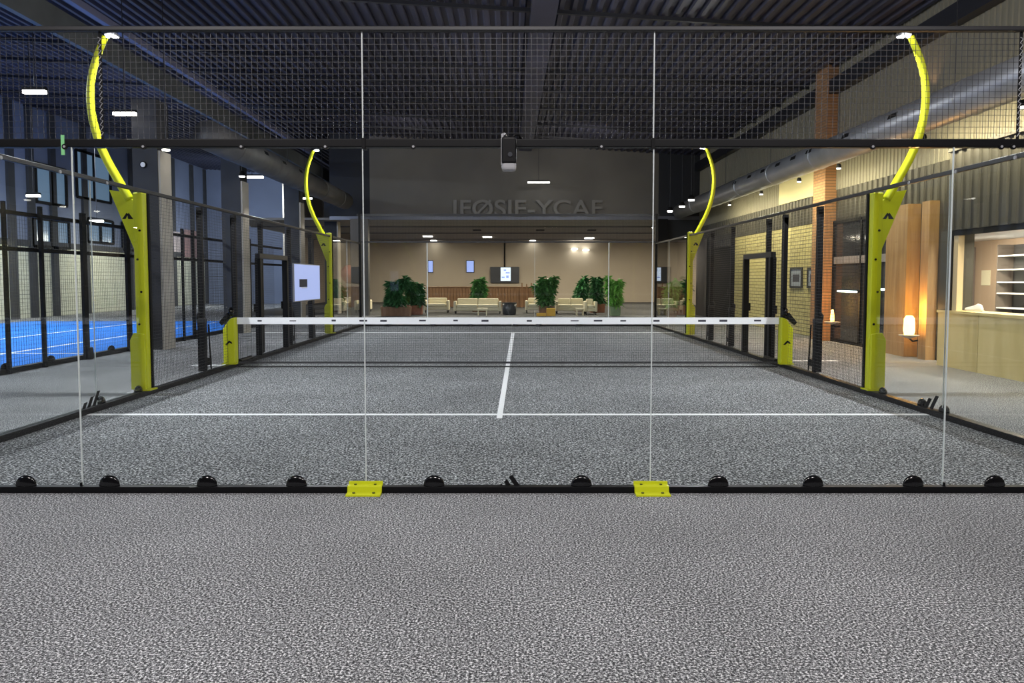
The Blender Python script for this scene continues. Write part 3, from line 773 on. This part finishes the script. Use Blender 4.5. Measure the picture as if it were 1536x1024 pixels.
mb = MB(); wires_yz(mb, 12.0, 28.0, .09, 2.75, XB - .05, .07, .0018)
mb.build('wire_grid', M['wire'], t)

# ================================================================ DUCTS AND LAMPS
def duct(X, z, r, y0, y1, m, label, slots):
    t = thing('air_duct', (X, (y0 + y1) / 2, z - r), label, 'duct')
    MB().tube([(X, y0, z), (X, y1, z)], r, 28).build('pipe', m, t, smooth=True)
    y = y0 + 1.5; k = 0
    while y < y1:
        MB().tube([(X, y - .03, z), (X, y + .03, z)], r + .012, 28).build('collar', m, t, smooth=True); y += 3.0
    s = -1 if X > 0 else 1
    for y in slots:
        a = .35
        MB().obox((X + s * (r - .004) * math.cos(a), y, z + (r - .004) * math.sin(a)), (.02, .32, .09), (0, -s * a, 0)).build('outlet_slot', M['blackm'], t)
    y = y0 + 2
    while y < y1:
        MB().cyl((X, y, z + r - .01), (X, y, zc(X) - .1), .008, seg=6).build('hanger', M['purlin'], t); y += 4.5
    return t
duct(7.6, 4.62, .31, 2, 33.5, M['duct'], 'large round galvanised air duct along the right wall', [14.5, 16.5, 18.5, 19.5, 20.6, 21.8, 23, 24.5])
duct(-7.1, 5.02, .36, 18.0, 33.0, M['duct_l'], 'large dull round air duct along the left columns', [19.6, 21.3, 23, 24.8])
pend = [(52, 137, 15, 'glowing linear lamp high at the far left, behind the mesh'), (187, 170, 17, 'glowing linear lamp beside the near left curved arm'),
        (50, 293, 22, 'small glowing linear lamp above the blue court at far left'), (145, 331, 26, 'small glowing linear lamp low over the blue court'),
        (808, 273, 33, 'glowing linear lamp hung in front of the dark far wall'), (378, 265, 27, 'glowing linear lamp under the left duct'),
        (458, 297, 30, 'glowing linear lamp behind the far left curved arm')]
for px, py, Y, lab in pend:
    p = P(px, py, Y)
    ln = 34 * Y / F if Y < 30 else 33 * Y / F
    if px in (50, 145, 458): ln = 20 * Y / F
    t = thing('linear_lamp', p, lab, 'lamp', 'linear ceiling lamps')
    MB().box(p.x - ln / 2, p.x + ln / 2, p.y - .05, p.y + .05, p.z + .02, p.z + .08).build('housing', M['blackm'], t)
    MB().box(p.x - ln / 2 + .01, p.x + ln / 2 - .01, p.y - .045, p.y + .045, p.z - .045, p.z + .019).build('tube', M['lamp'], t)
    MB().cyl((p.x, p.y, p.z + .08), (p.x, p.y, zc(p.x) - .1), .01, seg=6).build('hanger', M['purlin'], t)
# spots on the columns and along the right wall
for i, (px, py, Y) in enumerate(((249, 224, 16.9), (363, 264, 22.2), (508, 319, 34.8))):
    p = P(px, py, Y)
    t = thing('spot_lamp', p, 'small bright downlight above the pale lit face of the %s left column' % ['nearest', 'second', 'farthest'][i], 'lamp', 'column downlights')
    MB().lathe([(.09, 0), (.1, .05), (.06, .14), (0, .15)], (p.x, p.y, p.z), 16).build('housing', M['blackm'], t)
    MB().lathe([(.08, -.03), (.085, -.001), (0, -.001)], (p.x, p.y, p.z), 16).build('lens', M['lamp'], t)
    MB().cyl((p.x, p.y, p.z + .14), (p.x, p.y, zc(p.x) - .1), .01, seg=6).build('hanger', M['purlin'], t)
for i, (px, py, Y, nm) in enumerate(((1005, 316, 31, 'lowest'), (1023, 309, 28.5, 'middle'), (1037, 299, 26, 'highest'))):
    p = P(px, py, Y)
    t = thing('spot_lamp', p, '%s of three white ceiling spots in the far right corner' % nm, 'lamp', 'corner ceiling spots')
    MB().lathe([(.11, 0), (.12, .05), (.06, .16), (0, .17)], (p.x, p.y, p.z), 16).build('housing', M['blackm'], t)
    MB().lathe([(.1, -.05), (.11, -.001), (0, -.001)], (p.x, p.y, p.z), 16).build('lens', M['lamp'], t)
    MB().cyl((p.x, p.y, p.z + .16), (p.x, p.y, zc(p.x) - .1), .01, seg=6).build('hanger', M['purlin'], t)
for i, y in enumerate((11.5, 14.2, 17.8, 20.2, 23.2, 26.5)):
    p = Vector((7.75, y, 4.22))
    t = thing('spot_lamp', p, 'small spot under the right duct, %s from the viewer, lighting the cladding' % ORD[i], 'lamp', 'duct spots')
    MB().lathe([(.055, 0), (.06, .04), (.04, .1), (0, .101)], (p.x, p.y, p.z), 14).build('housing', M['blackm'], t)
    MB().lathe([(.045, -.02), (.05, -.001), (0, -.001)], (p.x, p.y, p.z), 14).build('lens', M['lamp'], t)
    light('SPOT', 'duct_spot_light', (p.x, p.y, p.z - .04), 40, (1, .86, .52), .06, target=(8.9, y + .6, 2.6), spot=2.4, blend=1)
light('AREA', 'right_wall_fill', (7.75, 10.5, 4.2), 230, (1, .88, .58), 9, .12, target=(8.75, 10.5, 3.6))  # added soft strips, no fixture on the duct, to light the right wall
light('AREA', 'right_wall_fill', (7.4, 22.5, 4.2), 300, (1, .88, .56), 12, .12, target=(8.6, 22.5, 2.6))
# lamp bar on the wall above the duct
p = P(1352, 155, 15.4)
t = thing('wall_lamp', (8.45, p.y, p.z), 'slanting wall lamp with a warm streak above the right duct', 'lamp')
MB().box(8.4, 8.56, p.y - .3, p.y + .3, p.z - .06, p.z + .02).build('lens', M['lamp'], t)
MB().box(8.38, 8.565, p.y - .32, p.y + .32, p.z + .02, p.z + .05).build('housing', M['blackm'], t)
light('SPOT', 'wall_streak', (8.35, p.y, p.z + .1), 14, (1, .6, .35), .03, target=(8.56, p.y, p.z + 1.2), spot=1.1, blend=.6)
# amber uplights
for i, (px, py, X, lab) in enumerate(((1365, 503, 8.12, 'glowing amber wall uplight in front of the amber timber column'), (1249, 483, 8.1, 'glowing amber wall uplight beside the orange brick column'))):
    y = X * F / (px - CX); z = zat(py, y)
    t = thing('wall_uplight', (X, y, z), lab, 'lamp', 'amber wall uplights')
    MB().lathe([(.03, -.06), (.16, -.012), (.19, 0), (.19, .012), (0, .013)], (X, y, z), 24).build('tray', M['pale_concrete'], t, smooth=True)
    MB().lathe([(.09, .014), (.11, .1), (.10, .34), (.06, .4), (0, .405)] if i == 0 else [(.04, .014), (.05, .08), (.03, .3), (0, .32)], (X, y, z), 20).build('glowing_globe', M['lamp_orange'], t, smooth=True)
    MB().tube([(X, y, z - .05), (X + .08, y, z - .12), (XR - .3, y, z - .1)], .018).build('bracket', M['blackm'], t, smooth=True)
    light('POINT', 'amber_glow', (X - .02, y - .02, z + .5), 60 if i == 0 else 75, (1, .5, .12), .09)

# ================================================================ WALL OBJECTS
for px0, px1, lab in ((1186, 1204, 'framed grey poster on the yellow brick wall, further from the orange column'), (1212, 1225, 'framed grey poster on the yellow brick wall beside the orange column')):
    y0, y1 = ywall(px1, XR), ywall(px0, XR); ym = (y0 + y1) / 2
    z0, z1 = zat(432, ym), zat(401, ym)
    t = thing('framed_poster', (XR - .03, ym, z0), lab, 'poster', 'framed posters')
    mb = MB()
    mb.box(XR - .05, XR - .005, y0, y0 + .06, z0, z1); mb.box(XR - .05, XR - .005, y1 - .06, y1, z0, z1)
    mb.box(XR - .05, XR - .005, y0 + .06, y1 - .06, z0, z0 + .06); mb.box(XR - .05, XR - .005, y0 + .06, y1 - .06, z1 - .06, z1)
    mb.build('frame', M['concrete'], t)
    sh = MB().box(XR - .03, XR - .006, y0 + .06, y1 - .06, z0 + .06, z1 - .06).build('print', M['poster'], t)
    MB().box(XR - .034, XR - .031, y0 + .2, y1 - .2, (z0 + z1) / 2 - .12, (z0 + z1) / 2 + .1).build('picture', M['print'], sh)
# dark door at the far right
y0, y1 = ywall(1098, XR), ywall(1064, XR)
d = struct('door_1', MB().box(XR - .09, XR - .04, y0, y1, 0, 2.9), M['blackm'])
MB().box(XR - .13, XR - .088, y0 + .1, y0 + .16, 1.0, 1.25).build('door_handle', M['rail_steel'], d)
# curtain beyond it
mb = MB(); y = y1 + .15; i = 0
pts = []
while y < 33.9:
    pts.append((y, XR - .1 - .05 * (i % 2))); y += .14; i += 1
A = [mb.bm.verts.new((b, a, .03)) for a, b in pts]; B = [mb.bm.verts.new((b, a, 3.35)) for a, b in pts]
for i in range(len(pts) - 1): mb.bm.faces.new((A[i], A[i + 1], B[i + 1], B[i]))
o = mb.build('curtain', mat('grey_curtain', (.20, .18, .17), .9), smooth=True)
sm = o.modifiers.new('thick', 'SOLIDIFY'); sm.thickness = .01
tag(o, 'grey full-height curtain at the far end of the right wall', 'curtain')
for (a, b, py, lab) in ((1256, 1287, 437, 'cool white glowing tube across the dark shop window, beside the orange brick column'), (1303, 1338, 434, 'cool white glowing tube across the dark shop window, behind the near right lime post')):  # bright streaks across the dark window, built as glowing tubes
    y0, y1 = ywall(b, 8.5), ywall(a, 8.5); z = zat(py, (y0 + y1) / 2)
    t = thing('glow_tube', (8.5, (y0 + y1) / 2, z), lab, 'lamp', 'shop window glowing tubes')
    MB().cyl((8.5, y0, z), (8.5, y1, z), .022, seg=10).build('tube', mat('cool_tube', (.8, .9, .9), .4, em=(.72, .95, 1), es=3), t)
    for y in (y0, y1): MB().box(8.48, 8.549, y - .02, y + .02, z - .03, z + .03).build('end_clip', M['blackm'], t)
p = P(215, 247, 17.29)
dl = thing('wall_dial', p, 'small round white dial high on the nearest dark column', 'dial')
MB().cyl((p.x, 17.27, p.z), (p.x, 17.3, p.z), .075, seg=20).build('rim', M['blackm'], dl)
MB().cyl((p.x, 17.262, p.z), (p.x, 17.269, p.z), .055, seg=20).build('face', M['white'], dl)
# fire extinguisher on the nearest left column
p = P(219, 500, 17.2)
ex = thing('fire_extinguisher', (p.x, 17.17, p.z), 'red fire extinguisher hung on the nearest dark column by the lime post', 'extinguisher')
MB().lathe([(.07, 0), (.085, .02), (.085, .36), (.06, .42), (.03, .44), (.0, .441)], (p.x, 17.17, p.z), 18).build('cylinder', M['red'], ex, smooth=True)
MB().lathe([(.028, .441), (.03, .5), (.0, .51)], (p.x, 17.17, p.z), 12).build('valve', M['blackg'], ex)
MB().tube([(p.x, 17.17, p.z + .49), (p.x + .06, 17.1, p.z + .56), (p.x + .11, 17.1, p.z + .46), (p.x + .1, 17.12, p.z + .2)], .014).build('hose', M['blackg'], ex, smooth=True)
MB().box(p.x - .03, p.x + .03, 17.2, 17.3, p.z + .2, p.z + .3).build('wall_bracket', M['blackm'], ex)
MB().box(p.x - .05, p.x + .05, 17.078, 17.09, p.z + .1, p.z + .28).build('instruction_label', M['white'], ex)
# pale blue lit sign board hung on the left fence
ya, yb = 17.62, 20.0
z0, z1 = zat(450.5, 18.2), zat(396.5, 18.2); XS = -5.0
lb = thing('lit_sign_board', (XS, (ya + yb) / 2, z0), 'pale blue lit sign board with a dark square, hung on the left fence', 'sign')
MB().box(XS - .03, XS, ya, yb, z0, z1).build('lit_panel', M['screen_board'], lb)
mb = MB(); e = .02
mb.box(XS - .035, XS + .004, ya - e, ya, z0 - e, z1 + e); mb.box(XS - .035, XS + .004, yb, yb + e, z0 - e, z1 + e)
mb.box(XS - .035, XS + .004, ya, yb, z1, z1 + e); mb.box(XS - .035, XS + .004, ya, yb, z0 - e, z0)
mb.build('frame', M['grey_cap'], lb)
yp, yq = ywall(449.5, XS), ywall(461, XS)
pr = MB().box(XS + .001, XS + .006, yp, yq, zat(430, 18.7), zat(418.5, 18.7)).build('dark_print', M['print'], lb)
MB().box(XS + .001, XS + .006, yp + .15, yq, zat(432, 18.7), zat(430.4, 18.7)).build('caption_bar', M['white'], lb)
for y in (17.8, 19.7): MB().box(XS - .085, XS - .031, y - .03, y + .03, z1 - .14, z1 - .08).build('bracket', M['black'], lb)
# green tape tag hanging on the near bar
o = MB().box(xat(90, 5.67, 2.7), xat(95, 5.67, 2.7), 5.677, 5.6845, zat(232, 5.67), zat(202, 5.67)).build('tape_tag', mat('green_tape', (.22, .6, .25), .5))
tag(o, 'small green tape tag stuck over the thick bar at left', 'tape')
# wall boards of the left hall seen between the columns
for i, (a, b, c, d, m, lab) in enumerate(((262, 276, 348, 378, 'pale_pink', 'pale pink wall board between the left columns, nearer one'), (278, 305, 346, 386, 'pale_red', 'dull reddish wall board between the left columns'))):
    y0, y1 = ywall(a, XL + .1), min(49.9, ywall(b, XL + .1)); ym = (y0 + y1) / 2
    o = MB().box(XL + .125, XL + .16, y0, y1, zat(d, ym), zat(c, ym)).build('wall_board', M[m])
    tag(o, lab, 'board', 'left hall wall boards')
# letters on the far wall
cu = bpy.data.curves.new('txt', 'FONT'); cu.body = 'IF\u00d8SIE-YCAF'; cu.extrude = .005; cu.offset = .012
to = bpy.data.objects.new('txt', cu); C.objects.link(to)
dg = bpy.context.evaluated_depsgraph_get(); me = bpy.data.meshes.new_from_object(to.evaluated_get(dg))
bpy.data.objects.remove(to)
xs = [v.co.x for v in me.vertices]; zs_ = [v.co.y for v in me.vertices]
p0, p1 = P(680, 325, 33.85), P(904, 299, 33.85)
for v in me.vertices:
    u = (v.co.x - min(xs)) / (max(xs) - min(xs)); w = (v.co.y - min(zs_)) / (max(zs_) - min(zs_)); dz = v.co.z
    v.co = Vector(((u - .5) * (p1.x - p0.x), -dz, w * (p1.z - p0.z)))
me.materials.clear(); me.materials.append(M['letter'])
o = bpy.data.objects.new('wall_lettering', me); C.objects.link(o); o.location = ((p0.x + p1.x) / 2, 33.9, p0.z)
tag(o, 'large faint grey letters across the dark far wall', 'lettering')

# ================================================================ LOUNGE FURNITURE
def plant(px0, px1, ptop, Y, leafm, n, planter, pm, label, seed, pw=None, leaf=.32):
    rs = random.Random(seed)
    x0, x1 = xat(px0, Y), xat(px1, Y); xc = (x0 + x1) / 2; w = (x1 - x0) / 2; zt = zat(ptop, Y)
    t = thing('potted_plant', (xc, Y, 0), label, 'plant', 'lounge plants')
    ph = .42; pw = pw or min(.34, w * .7)
    MB().prism([(xc - pw, 0), (xc + pw, 0), (xc + pw * 1.06, ph), (xc - pw * 1.06, ph)], 'xz', Y - .25, Y + .25).build('planter', pm, t, bevel=.015)
    st = MB(); fo = MB()
    ns = max(4, int(w * 9))
    for k in range(ns):
        bx, by = xc + rs.uniform(-.75, .75) * pw, Y + rs.uniform(-.18, .18)
        tx, ty, tz = xc + rs.uniform(-.9, .9) * w, Y + rs.uniform(-.35, .35), ph + (zt - ph) * rs.uniform(.6, .93)
        pts = [Vector((bx + (tx - bx) * u ** 1.5, by + (ty - by) * u, ph - .02 + (tz - ph) * u)) for u in (0, .33, .66, 1)]
        st.tube(pts, [.014, .011, .008, .005], 5)
        for j in range(int(n * 2.4) // ns):
            u = rs.uniform(.12, 1.0); i = min(2, int(u * 3)); v = u * 3 - i
            p = pts[i].lerp(pts[i + 1], v)
            a = rs.uniform(0, 2 * math.pi); el = rs.uniform(-.5, .9); L = leaf * rs.uniform(.7, 1.3)
            d = Vector((math.cos(a) * math.cos(el), math.sin(a) * math.cos(el), math.sin(el)))
            sd = d.cross(Vector((0, 0, 1))).normalized() * L * .2
            q1 = p + d * L * .45 + Vector((0, 0, .02)); q2 = p + d * L - Vector((0, 0, L * .28))
            v0 = fo.bm.verts.new(p); v1 = fo.bm.verts.new(q1 + sd); v2 = fo.bm.verts.new(q2); v3 = fo.bm.verts.new(q1 - sd)
            fo.bm.faces.new((v0, v1, v2, v3))
    st.build('stems', M['stem'], t)
    fo.build('foliage', leafm, t)
    return t
plant(572, 616, 411, 33.1, M['leaf1'], 900, 1, M['brownpl'], 'large dark green bushy plant in brown planter at the lounge left', 1, .62)
plant(606, 638, 415, 34.7, M['leaf1'], 520, 1, M['terra'], 'dark spiky plant in planter right of the big bushy plant', 2)
plant(700, 738, 413, 37.5, M['leaf2'], 520, 1, M['brownpl'], 'green plant behind the two-seat cream sofa, left of the television', 3)
plant(800, 840, 411, 34.4, M['leaf2'], 560, 1, M['brownpl'], 'round green plant behind the yellow box', 4)
plant(858, 884, 413, 38.2, M['leaf1'], 460, 1, M['terra'], 'tall dark green plant, left half of the hedge behind the sofa', 5)
plant(880, 912, 413, 36.7, M['leaf1'], 520, 1, M['terra'], 'tall dark green plant in terracotta planter, right half of the hedge', 6)
plant(908, 938, 409, 33.4, M['leaf3'], 420, 1, M['greenpl'], 'bright green plant in pale green planter at the hedge end', 7, .2)
plant(1001, 1016, 413, 32.0, M['leaf3'], 260, 1, M['brownpl'], 'bright green plant beyond the far right court corner', 8)
plant(1010, 1036, 417, 34.4, M['leaf1'], 320, 1, M['terra'], 'dark green plant in terracotta planter beyond the far right corner', 9)
plant(497, 516, 420, 36.5, M['leaf1'], 140, 1, M['blackm'], 'thin dark plant beside the cream sofa at far left', 10)
def sofa(px0, px1, Y, seats, label, ptop=447, cat='sofa', rz=0):
    x0, x1 = xat(px0, Y), xat(px1, Y); zt = max(.72, zat(ptop, Y)); w = x1 - x0; dep = .8
    t = thing('lounge_sofa' if seats > 1 else 'lounge_armchair', ((x0 + x1) / 2, Y, 0), label, cat, 'cream lounge seating')
    MB().box(x0 + .12, x1 - .12, Y - dep / 2, Y + dep / 2 - .2, .16, .3).build('seat_base', M['sofa'], t, bevel=.02)
    sw = (w - .26) / seats
    for k in range(seats):
        a = x0 + .13 + k * sw
        MB().box(a + .01, a + sw - .01, Y - dep / 2 - .02, Y + dep / 2 - .2, .302, .45).build('seat_cushion', M['sofa'], t, bevel=.04)
        MB().box(a + .01, a + sw - .01, Y + dep / 2 - .2, Y + dep / 2 - .02, .3, zt).build('back_cushion', M['sofa'], t, bevel=.05)
    for a in (x0, x1 - .12):
        MB().box(a, a + .12, Y - dep / 2, Y + dep / 2 - .05, .14, .6).build('armrest', M['sofa'], t, bevel=.03)
    for a in (x0 + .05, x1 - .09):
        for b in (Y - dep / 2 + .04, Y + dep / 2 - .1):
            MB().box(a, a + .04, b, b + .04, 0, .16).build('leg', M['blackm'], t)
    t.rotation_euler = (0, 0, rz)
    return t
sofa(637, 674, 36.4, 1, 'cream armchair left of the two-seat sofa, before the wood counter', 449, 'armchair')
sofa(681, 752, 35.4, 2, 'cream two-seat sofa in front of the wood counter and television', 449)
sofa(788, 820, 36.2, 1, 'cream armchair between the black bin and the yellow box', 450, 'armchair')
sofa(833, 880, 35.4, 2, 'cream two-seat sofa in front of the tall dark hedge', 449)
sofa(876, 895, 34.6, 1, 'cream armchair at the right end of the hedge sofa', 452, 'armchair')
sofa(503, 531, 38.0, 1, 'wide cream seat left of the dark lounge column', 452, 'armchair')
sofa(541, 556, 37.2, 1, 'cream chair partly hidden by the dark lounge column', 450, 'armchair')
def table(px0, px1, Y, ptop, label):
    x0, x1 = xat(px0, Y), xat(px1, Y); zt = zat(ptop, Y)
    t = thing('coffee_table', ((x0 + x1) / 2, Y, 0), label, 'table', 'cream coffee tables')
    MB().box(x0, x1, Y - .25, Y + .25, zt - .06, zt).build('table_top', M['sofa'], t, bevel=.01)
    for a in (x0 + .02, x1 - .06):
        MB().box(a, a + .04, Y - .22, Y + .22, 0, zt - .06).build('leg', M['sofa'], t)
table(716, 731, 33.9, 462, 'small cream table in front of the two-seat sofa')
table(864, 876, 33.9, 462, 'small cream table in front of the hedge sofa')
yb0, yb1 = xat(820, 33.2), xat(833, 33.2)
o = MB().box(yb0, yb1, 33.0, 33.4, 0, .34).build('storage_box', M['yellowpl'], bevel=.015); tag(o, 'yellow box in front of the round green plant', 'box')
o = MB().box(xat(805, 33.0), xat(819, 33.0), 32.9, 33.2, 0, .14).build('storage_box', M['yellowpl'], bevel=.015); tag(o, 'low yellow box left of the taller yellow box', 'box')
p = P(764, 474, 34.4)
bn = thing('waste_bin', (p.x, 34.4, 0), 'dark round bin between the two lounge seating groups', 'bin')
MB().lathe([(.26, 0), (.31, .03), (.33, .52), (.3, .53), (.28, .06), (0, .05)], (p.x, 34.4, 0), 24).build('body', M['tv_dark'], bn, smooth=True)
MB().lathe([(.335, .52), (.345, .54), (.335, .56), (.3, .56), (.3, .53)], (p.x, 34.4, 0), 24).build('rim', M['blackm'], bn, smooth=True)
# wood counter with posts
wc = thing('wood_counter', (xat(720, 44), 44, 0), 'long brown slatted wood counter behind the cream seating', 'counter')
x0, x1 = xat(640, 44), xat(812, 44); zt = zat(431, 44)
mb = MB(); x = x0
while x < x1: mb.box(x, x + .16, 44.0, 44.08, 0, zt); x += .175
mb.build('slat_front', M['wood'], wc)
MB().box(x0, x1, 44.0 + .081, 44.7, 0, zt).build('carcass', M['wood'], wc)
MB().box(x0 - .05, x1 + .05, 43.93, 44.75, zt, zt + .05).build('worktop', M['wood'], wc)
for i, px in enumerate((783, 790, 797, 805)):
    x = xat(px, 43.2)
    o = MB().cyl((x, 43.2, 0), (x, 43.2, zat(424 + 2 * (i % 2), 43.2)), .035, seg=8).build('timber_pole', M['wood']); tag(o, 'thin upright timber pole beside the television wall, %s from the left' % ORD[i], 'pole', 'timber poles')
# television and blue screens on the lounge back wall
p0, p1 = P(735.5, 424, 52.8), P(779, 400, 52.8)
tv = thing('television', ((p0.x + p1.x) / 2, 52.85, p0.z), 'wide wall television showing a bright picture in its middle', 'television')
MB().box(p0.x, p1.x, 52.8, 52.95, p0.z, p1.z).build('screen', M['tv_dark'], tv, bevel=.02)
a0, a1 = P(751, 421, 52.75), P(766, 401, 52.75)
MB().box(a0.x, a1.x, 52.785, 52.799, a0.z, a1.z).build('picture', M['tv_lit'], tv)
mb = MB()
for u, v, w, h in ((.1, .2, .3, .12), (.5, .55, .4, .1), (.3, .75, .25, .1), (.55, .2, .25, .2)):
    mb.box(a0.x + u * (a1.x - a0.x), a0.x + (u + w) * (a1.x - a0.x), 52.775, 52.784, a0.z + v * (a1.z - a0.z), a0.z + (v + h) * (a1.z - a0.z))
mb.build('picture_detail', M['screen_b'], tv)
MB().cyl((xat(757, 52.9), 52.9, p1.z), (xat(757, 52.9), 52.9, ZL), .05).build('mount_pole', M['blackm'], tv)
for px0, px1, lab in ((642.5, 649, 'narrow blue lit screen on the lounge wall, left one'), (700, 710.5, 'blue lit screen on the lounge wall, nearer the television')):
    p0, p1 = P(px0, 408, 52.85), P(px1, 391, 52.85)
    t = thing('wall_screen', ((p0.x + p1.x) / 2, 52.9, p0.z), lab, 'screen', 'blue wall screens')
    MB().box(p0.x, p1.x, 52.85, 52.9, p0.z, p1.z).build('display', M['screen_b'], t)
    MB().box(p0.x - .03, p1.x + .03, 52.9, 52.98, p0.z - .03, p1.z + .03).build('housing', M['blackm'], t)
# red round shade at the far left of the lounge
p = P(526, 411, 40)
t = thing('round_shade', (p.x, 40, p.z - .5), 'large dull red round shade hanging left of the dark column', 'lampshade')
MB().lathe([(.02, -.5), (.25, -.46), (.42, -.3), (.52, -.08), (.54, .05), (.46, .28), (.3, .44), (.05, .5)], (p.x, 40, p.z), 24).build('shade', M['redp'], t, smooth=True)
MB().cyl((p.x, 40, p.z + .49), (p.x, 40, ZL), .012, seg=6).build('cord', M['blackm'], t)
# ceiling lamps and vents of the lounge
for i, (px, py) in enumerate(((641.5, 355), (650.5, 361.5), (731, 356), (799, 364), (884, 357.5), (862, 374), (879, 375.5))):
    Y = (ZL - .03 - H) * F / (418.5 - py) if py < 366 else 52.6
    Y = min(Y, 52.4 if py < 366 else 52.6)
    p = P(px, py, Y); w = 6.5 * Y / F if i in (0, 2, 4) else 4 * Y / F
    o = MB().box(p.x - w, p.x + w, Y - .3, Y + .39, ZL - .05 if py < 366 else p.z, ZL - .001 if py < 366 else p.z + .06).build('panel_lamp', M['lamp'])
    tag(o, 'small white panel lamp in the lounge ceiling, %s from the left' % ['first', 'second', 'third', 'fourth', 'last', 'fifth', 'sixth'][i], 'lamp', 'lounge ceiling lamps')
for i, px in enumerate((716, 810, 887)):
    Y = 41.2; x = xat(px, Y)
    o = MB().box(x - .22, x + .22, Y - .3, Y + .3, ZL - .04, ZL - .001).build('ceiling_vent', M['blackm'])
    tag(o, 'dark rectangular vent in the lounge ceiling, %s from the left' % ORD[i], 'vent', 'lounge ceiling vents')

# ================================================================ LIGHT
# hall ceiling lamps over the walkway in front of the court
for x in (-4.5, 0, 4.5):
    light('AREA', 'walkway_light', (x, -.5, 6.4), 262, (1, .95, .93), 1.6, .3, target=(x * .8, 2.8, 0))
light('AREA', 'walkway_light', (-12, 2, 6.6), 250, (.85, .9, 1), 1.6, .3, target=(-12, 4, 0))
light('AREA', 'walkway_light', (6.6, 8, 6.3), 60, (1, .95, .85), 1.6, .3, target=(7.6, 11, 0))  # extra light added to brighten the plywood counter, no fixture
# neighbouring court
for y in (11, 17, 24):
    light('AREA', 'blue_court_lamp', (-14, y, 6.6), 640, (.86, .93, 1), 1.6, .5, target=(-14.5, y + 1, 0))
light('AREA', 'hall_end_lamp', (-14, 42, 6.5), 500, (.75, .86, 1), 1.5, .5, target=(-16, 46, 2))
light('AREA', 'upper_hall_lamp', (-10.5, 26, 6.0), 120, (.55, .68, 1), 1.5, .5, target=(-20, 34, 6))
for y in (20, 28, 36, 44):  # added fill without fixtures, brightens the left wall
    light('AREA', 'left_wall_fill', (-17.2, y, 3.6), 120, (1, .98, .86), 2.5, .3, target=(-20, y, 1.3))
# left columns
for y in (17.5, 22.8, 29.1):
    light('SPOT', 'column_light', (-7.3, y + .1, 5.6 if y < 20 else 4.55), 70, (1, .92, .8), .06, target=(-7.95, y + .3, 2.2), spot=.9, blend=.8)
# added fill to brighten the far wall, no fixtures there
for x in (-4, 3):
    light('AREA', 'far_wall_fill', (x, 28.5, 6.6), 48, (1, .94, .86), 1.2, .3, target=(x, 34, 5.2))
# lounge
for x in (-5.5, -.5, 5, 9):  # unseen added spots that brighten the plants and front seating
    light('SPOT', 'lounge_front_fill', (x, 35.6, ZL - .1), 260, (1, .9, .74), .08, target=(x, 33.9, .6), spot=1.9, blend=.8)
for x, y in ((-5, 38), (2, 38), (8, 38), (-5, 47), (2, 47), (8, 47)):
    light('AREA', 'lounge_lamp', (x, y, ZL - .1), 350, (1, .86, .66), 1.2, .6, target=(x, y, 0))
# kiosk
light('AREA', 'kiosk_lamp', (10.0, 16.4, 2.48), 120, (1, .88, .68), 1.5, .4, target=(10.6, 16.4, 0))
light('AREA', 'kiosk_lamp', (9.5, 13.2, 2.48), 170, (1, .88, .68), 2.0, .4, target=(9.9, 13.2, 0))
light('AREA', 'kiosk_lamp', (9.0, 10.8, 2.48), 70, (1, .88, .68), 1.5, .4, target=(9.4, 11.2, 0))

w = bpy.data.worlds.new('hall_air'); SC.world = w; w.use_nodes = True
w.node_tree.nodes['Background'].inputs[0].default_value = (.05, .06, .09, 1)
w.node_tree.nodes['Background'].inputs[1].default_value = .1

# ================================================================ CAMERA AND VIEW
cam = bpy.data.cameras.new('camera'); co = bpy.data.objects.new('camera', cam); C.objects.link(co)
cam.sensor_width = 36; cam.lens = F / 1536 * 36
co.location = (0, 0, H); co.rotation_euler = (math.pi / 2 - TH, 0, 0)
cam.shift_x = 6 / 1536; cam.shift_y = -(93.5 - F * math.tan(TH)) / 1536
cam.clip_end = 200
SC.camera = co
vs = SC.view_settings
SC.display_settings.display_device = 'sRGB'
vs.view_transform = 'Standard'; vs.look = 'None'; vs.gamma = 1; vs.use_curve_mapping = False; vs.exposure = 0
SC.cycles.transparent_max_bounces = 40
SC.cycles.max_bounces = 8
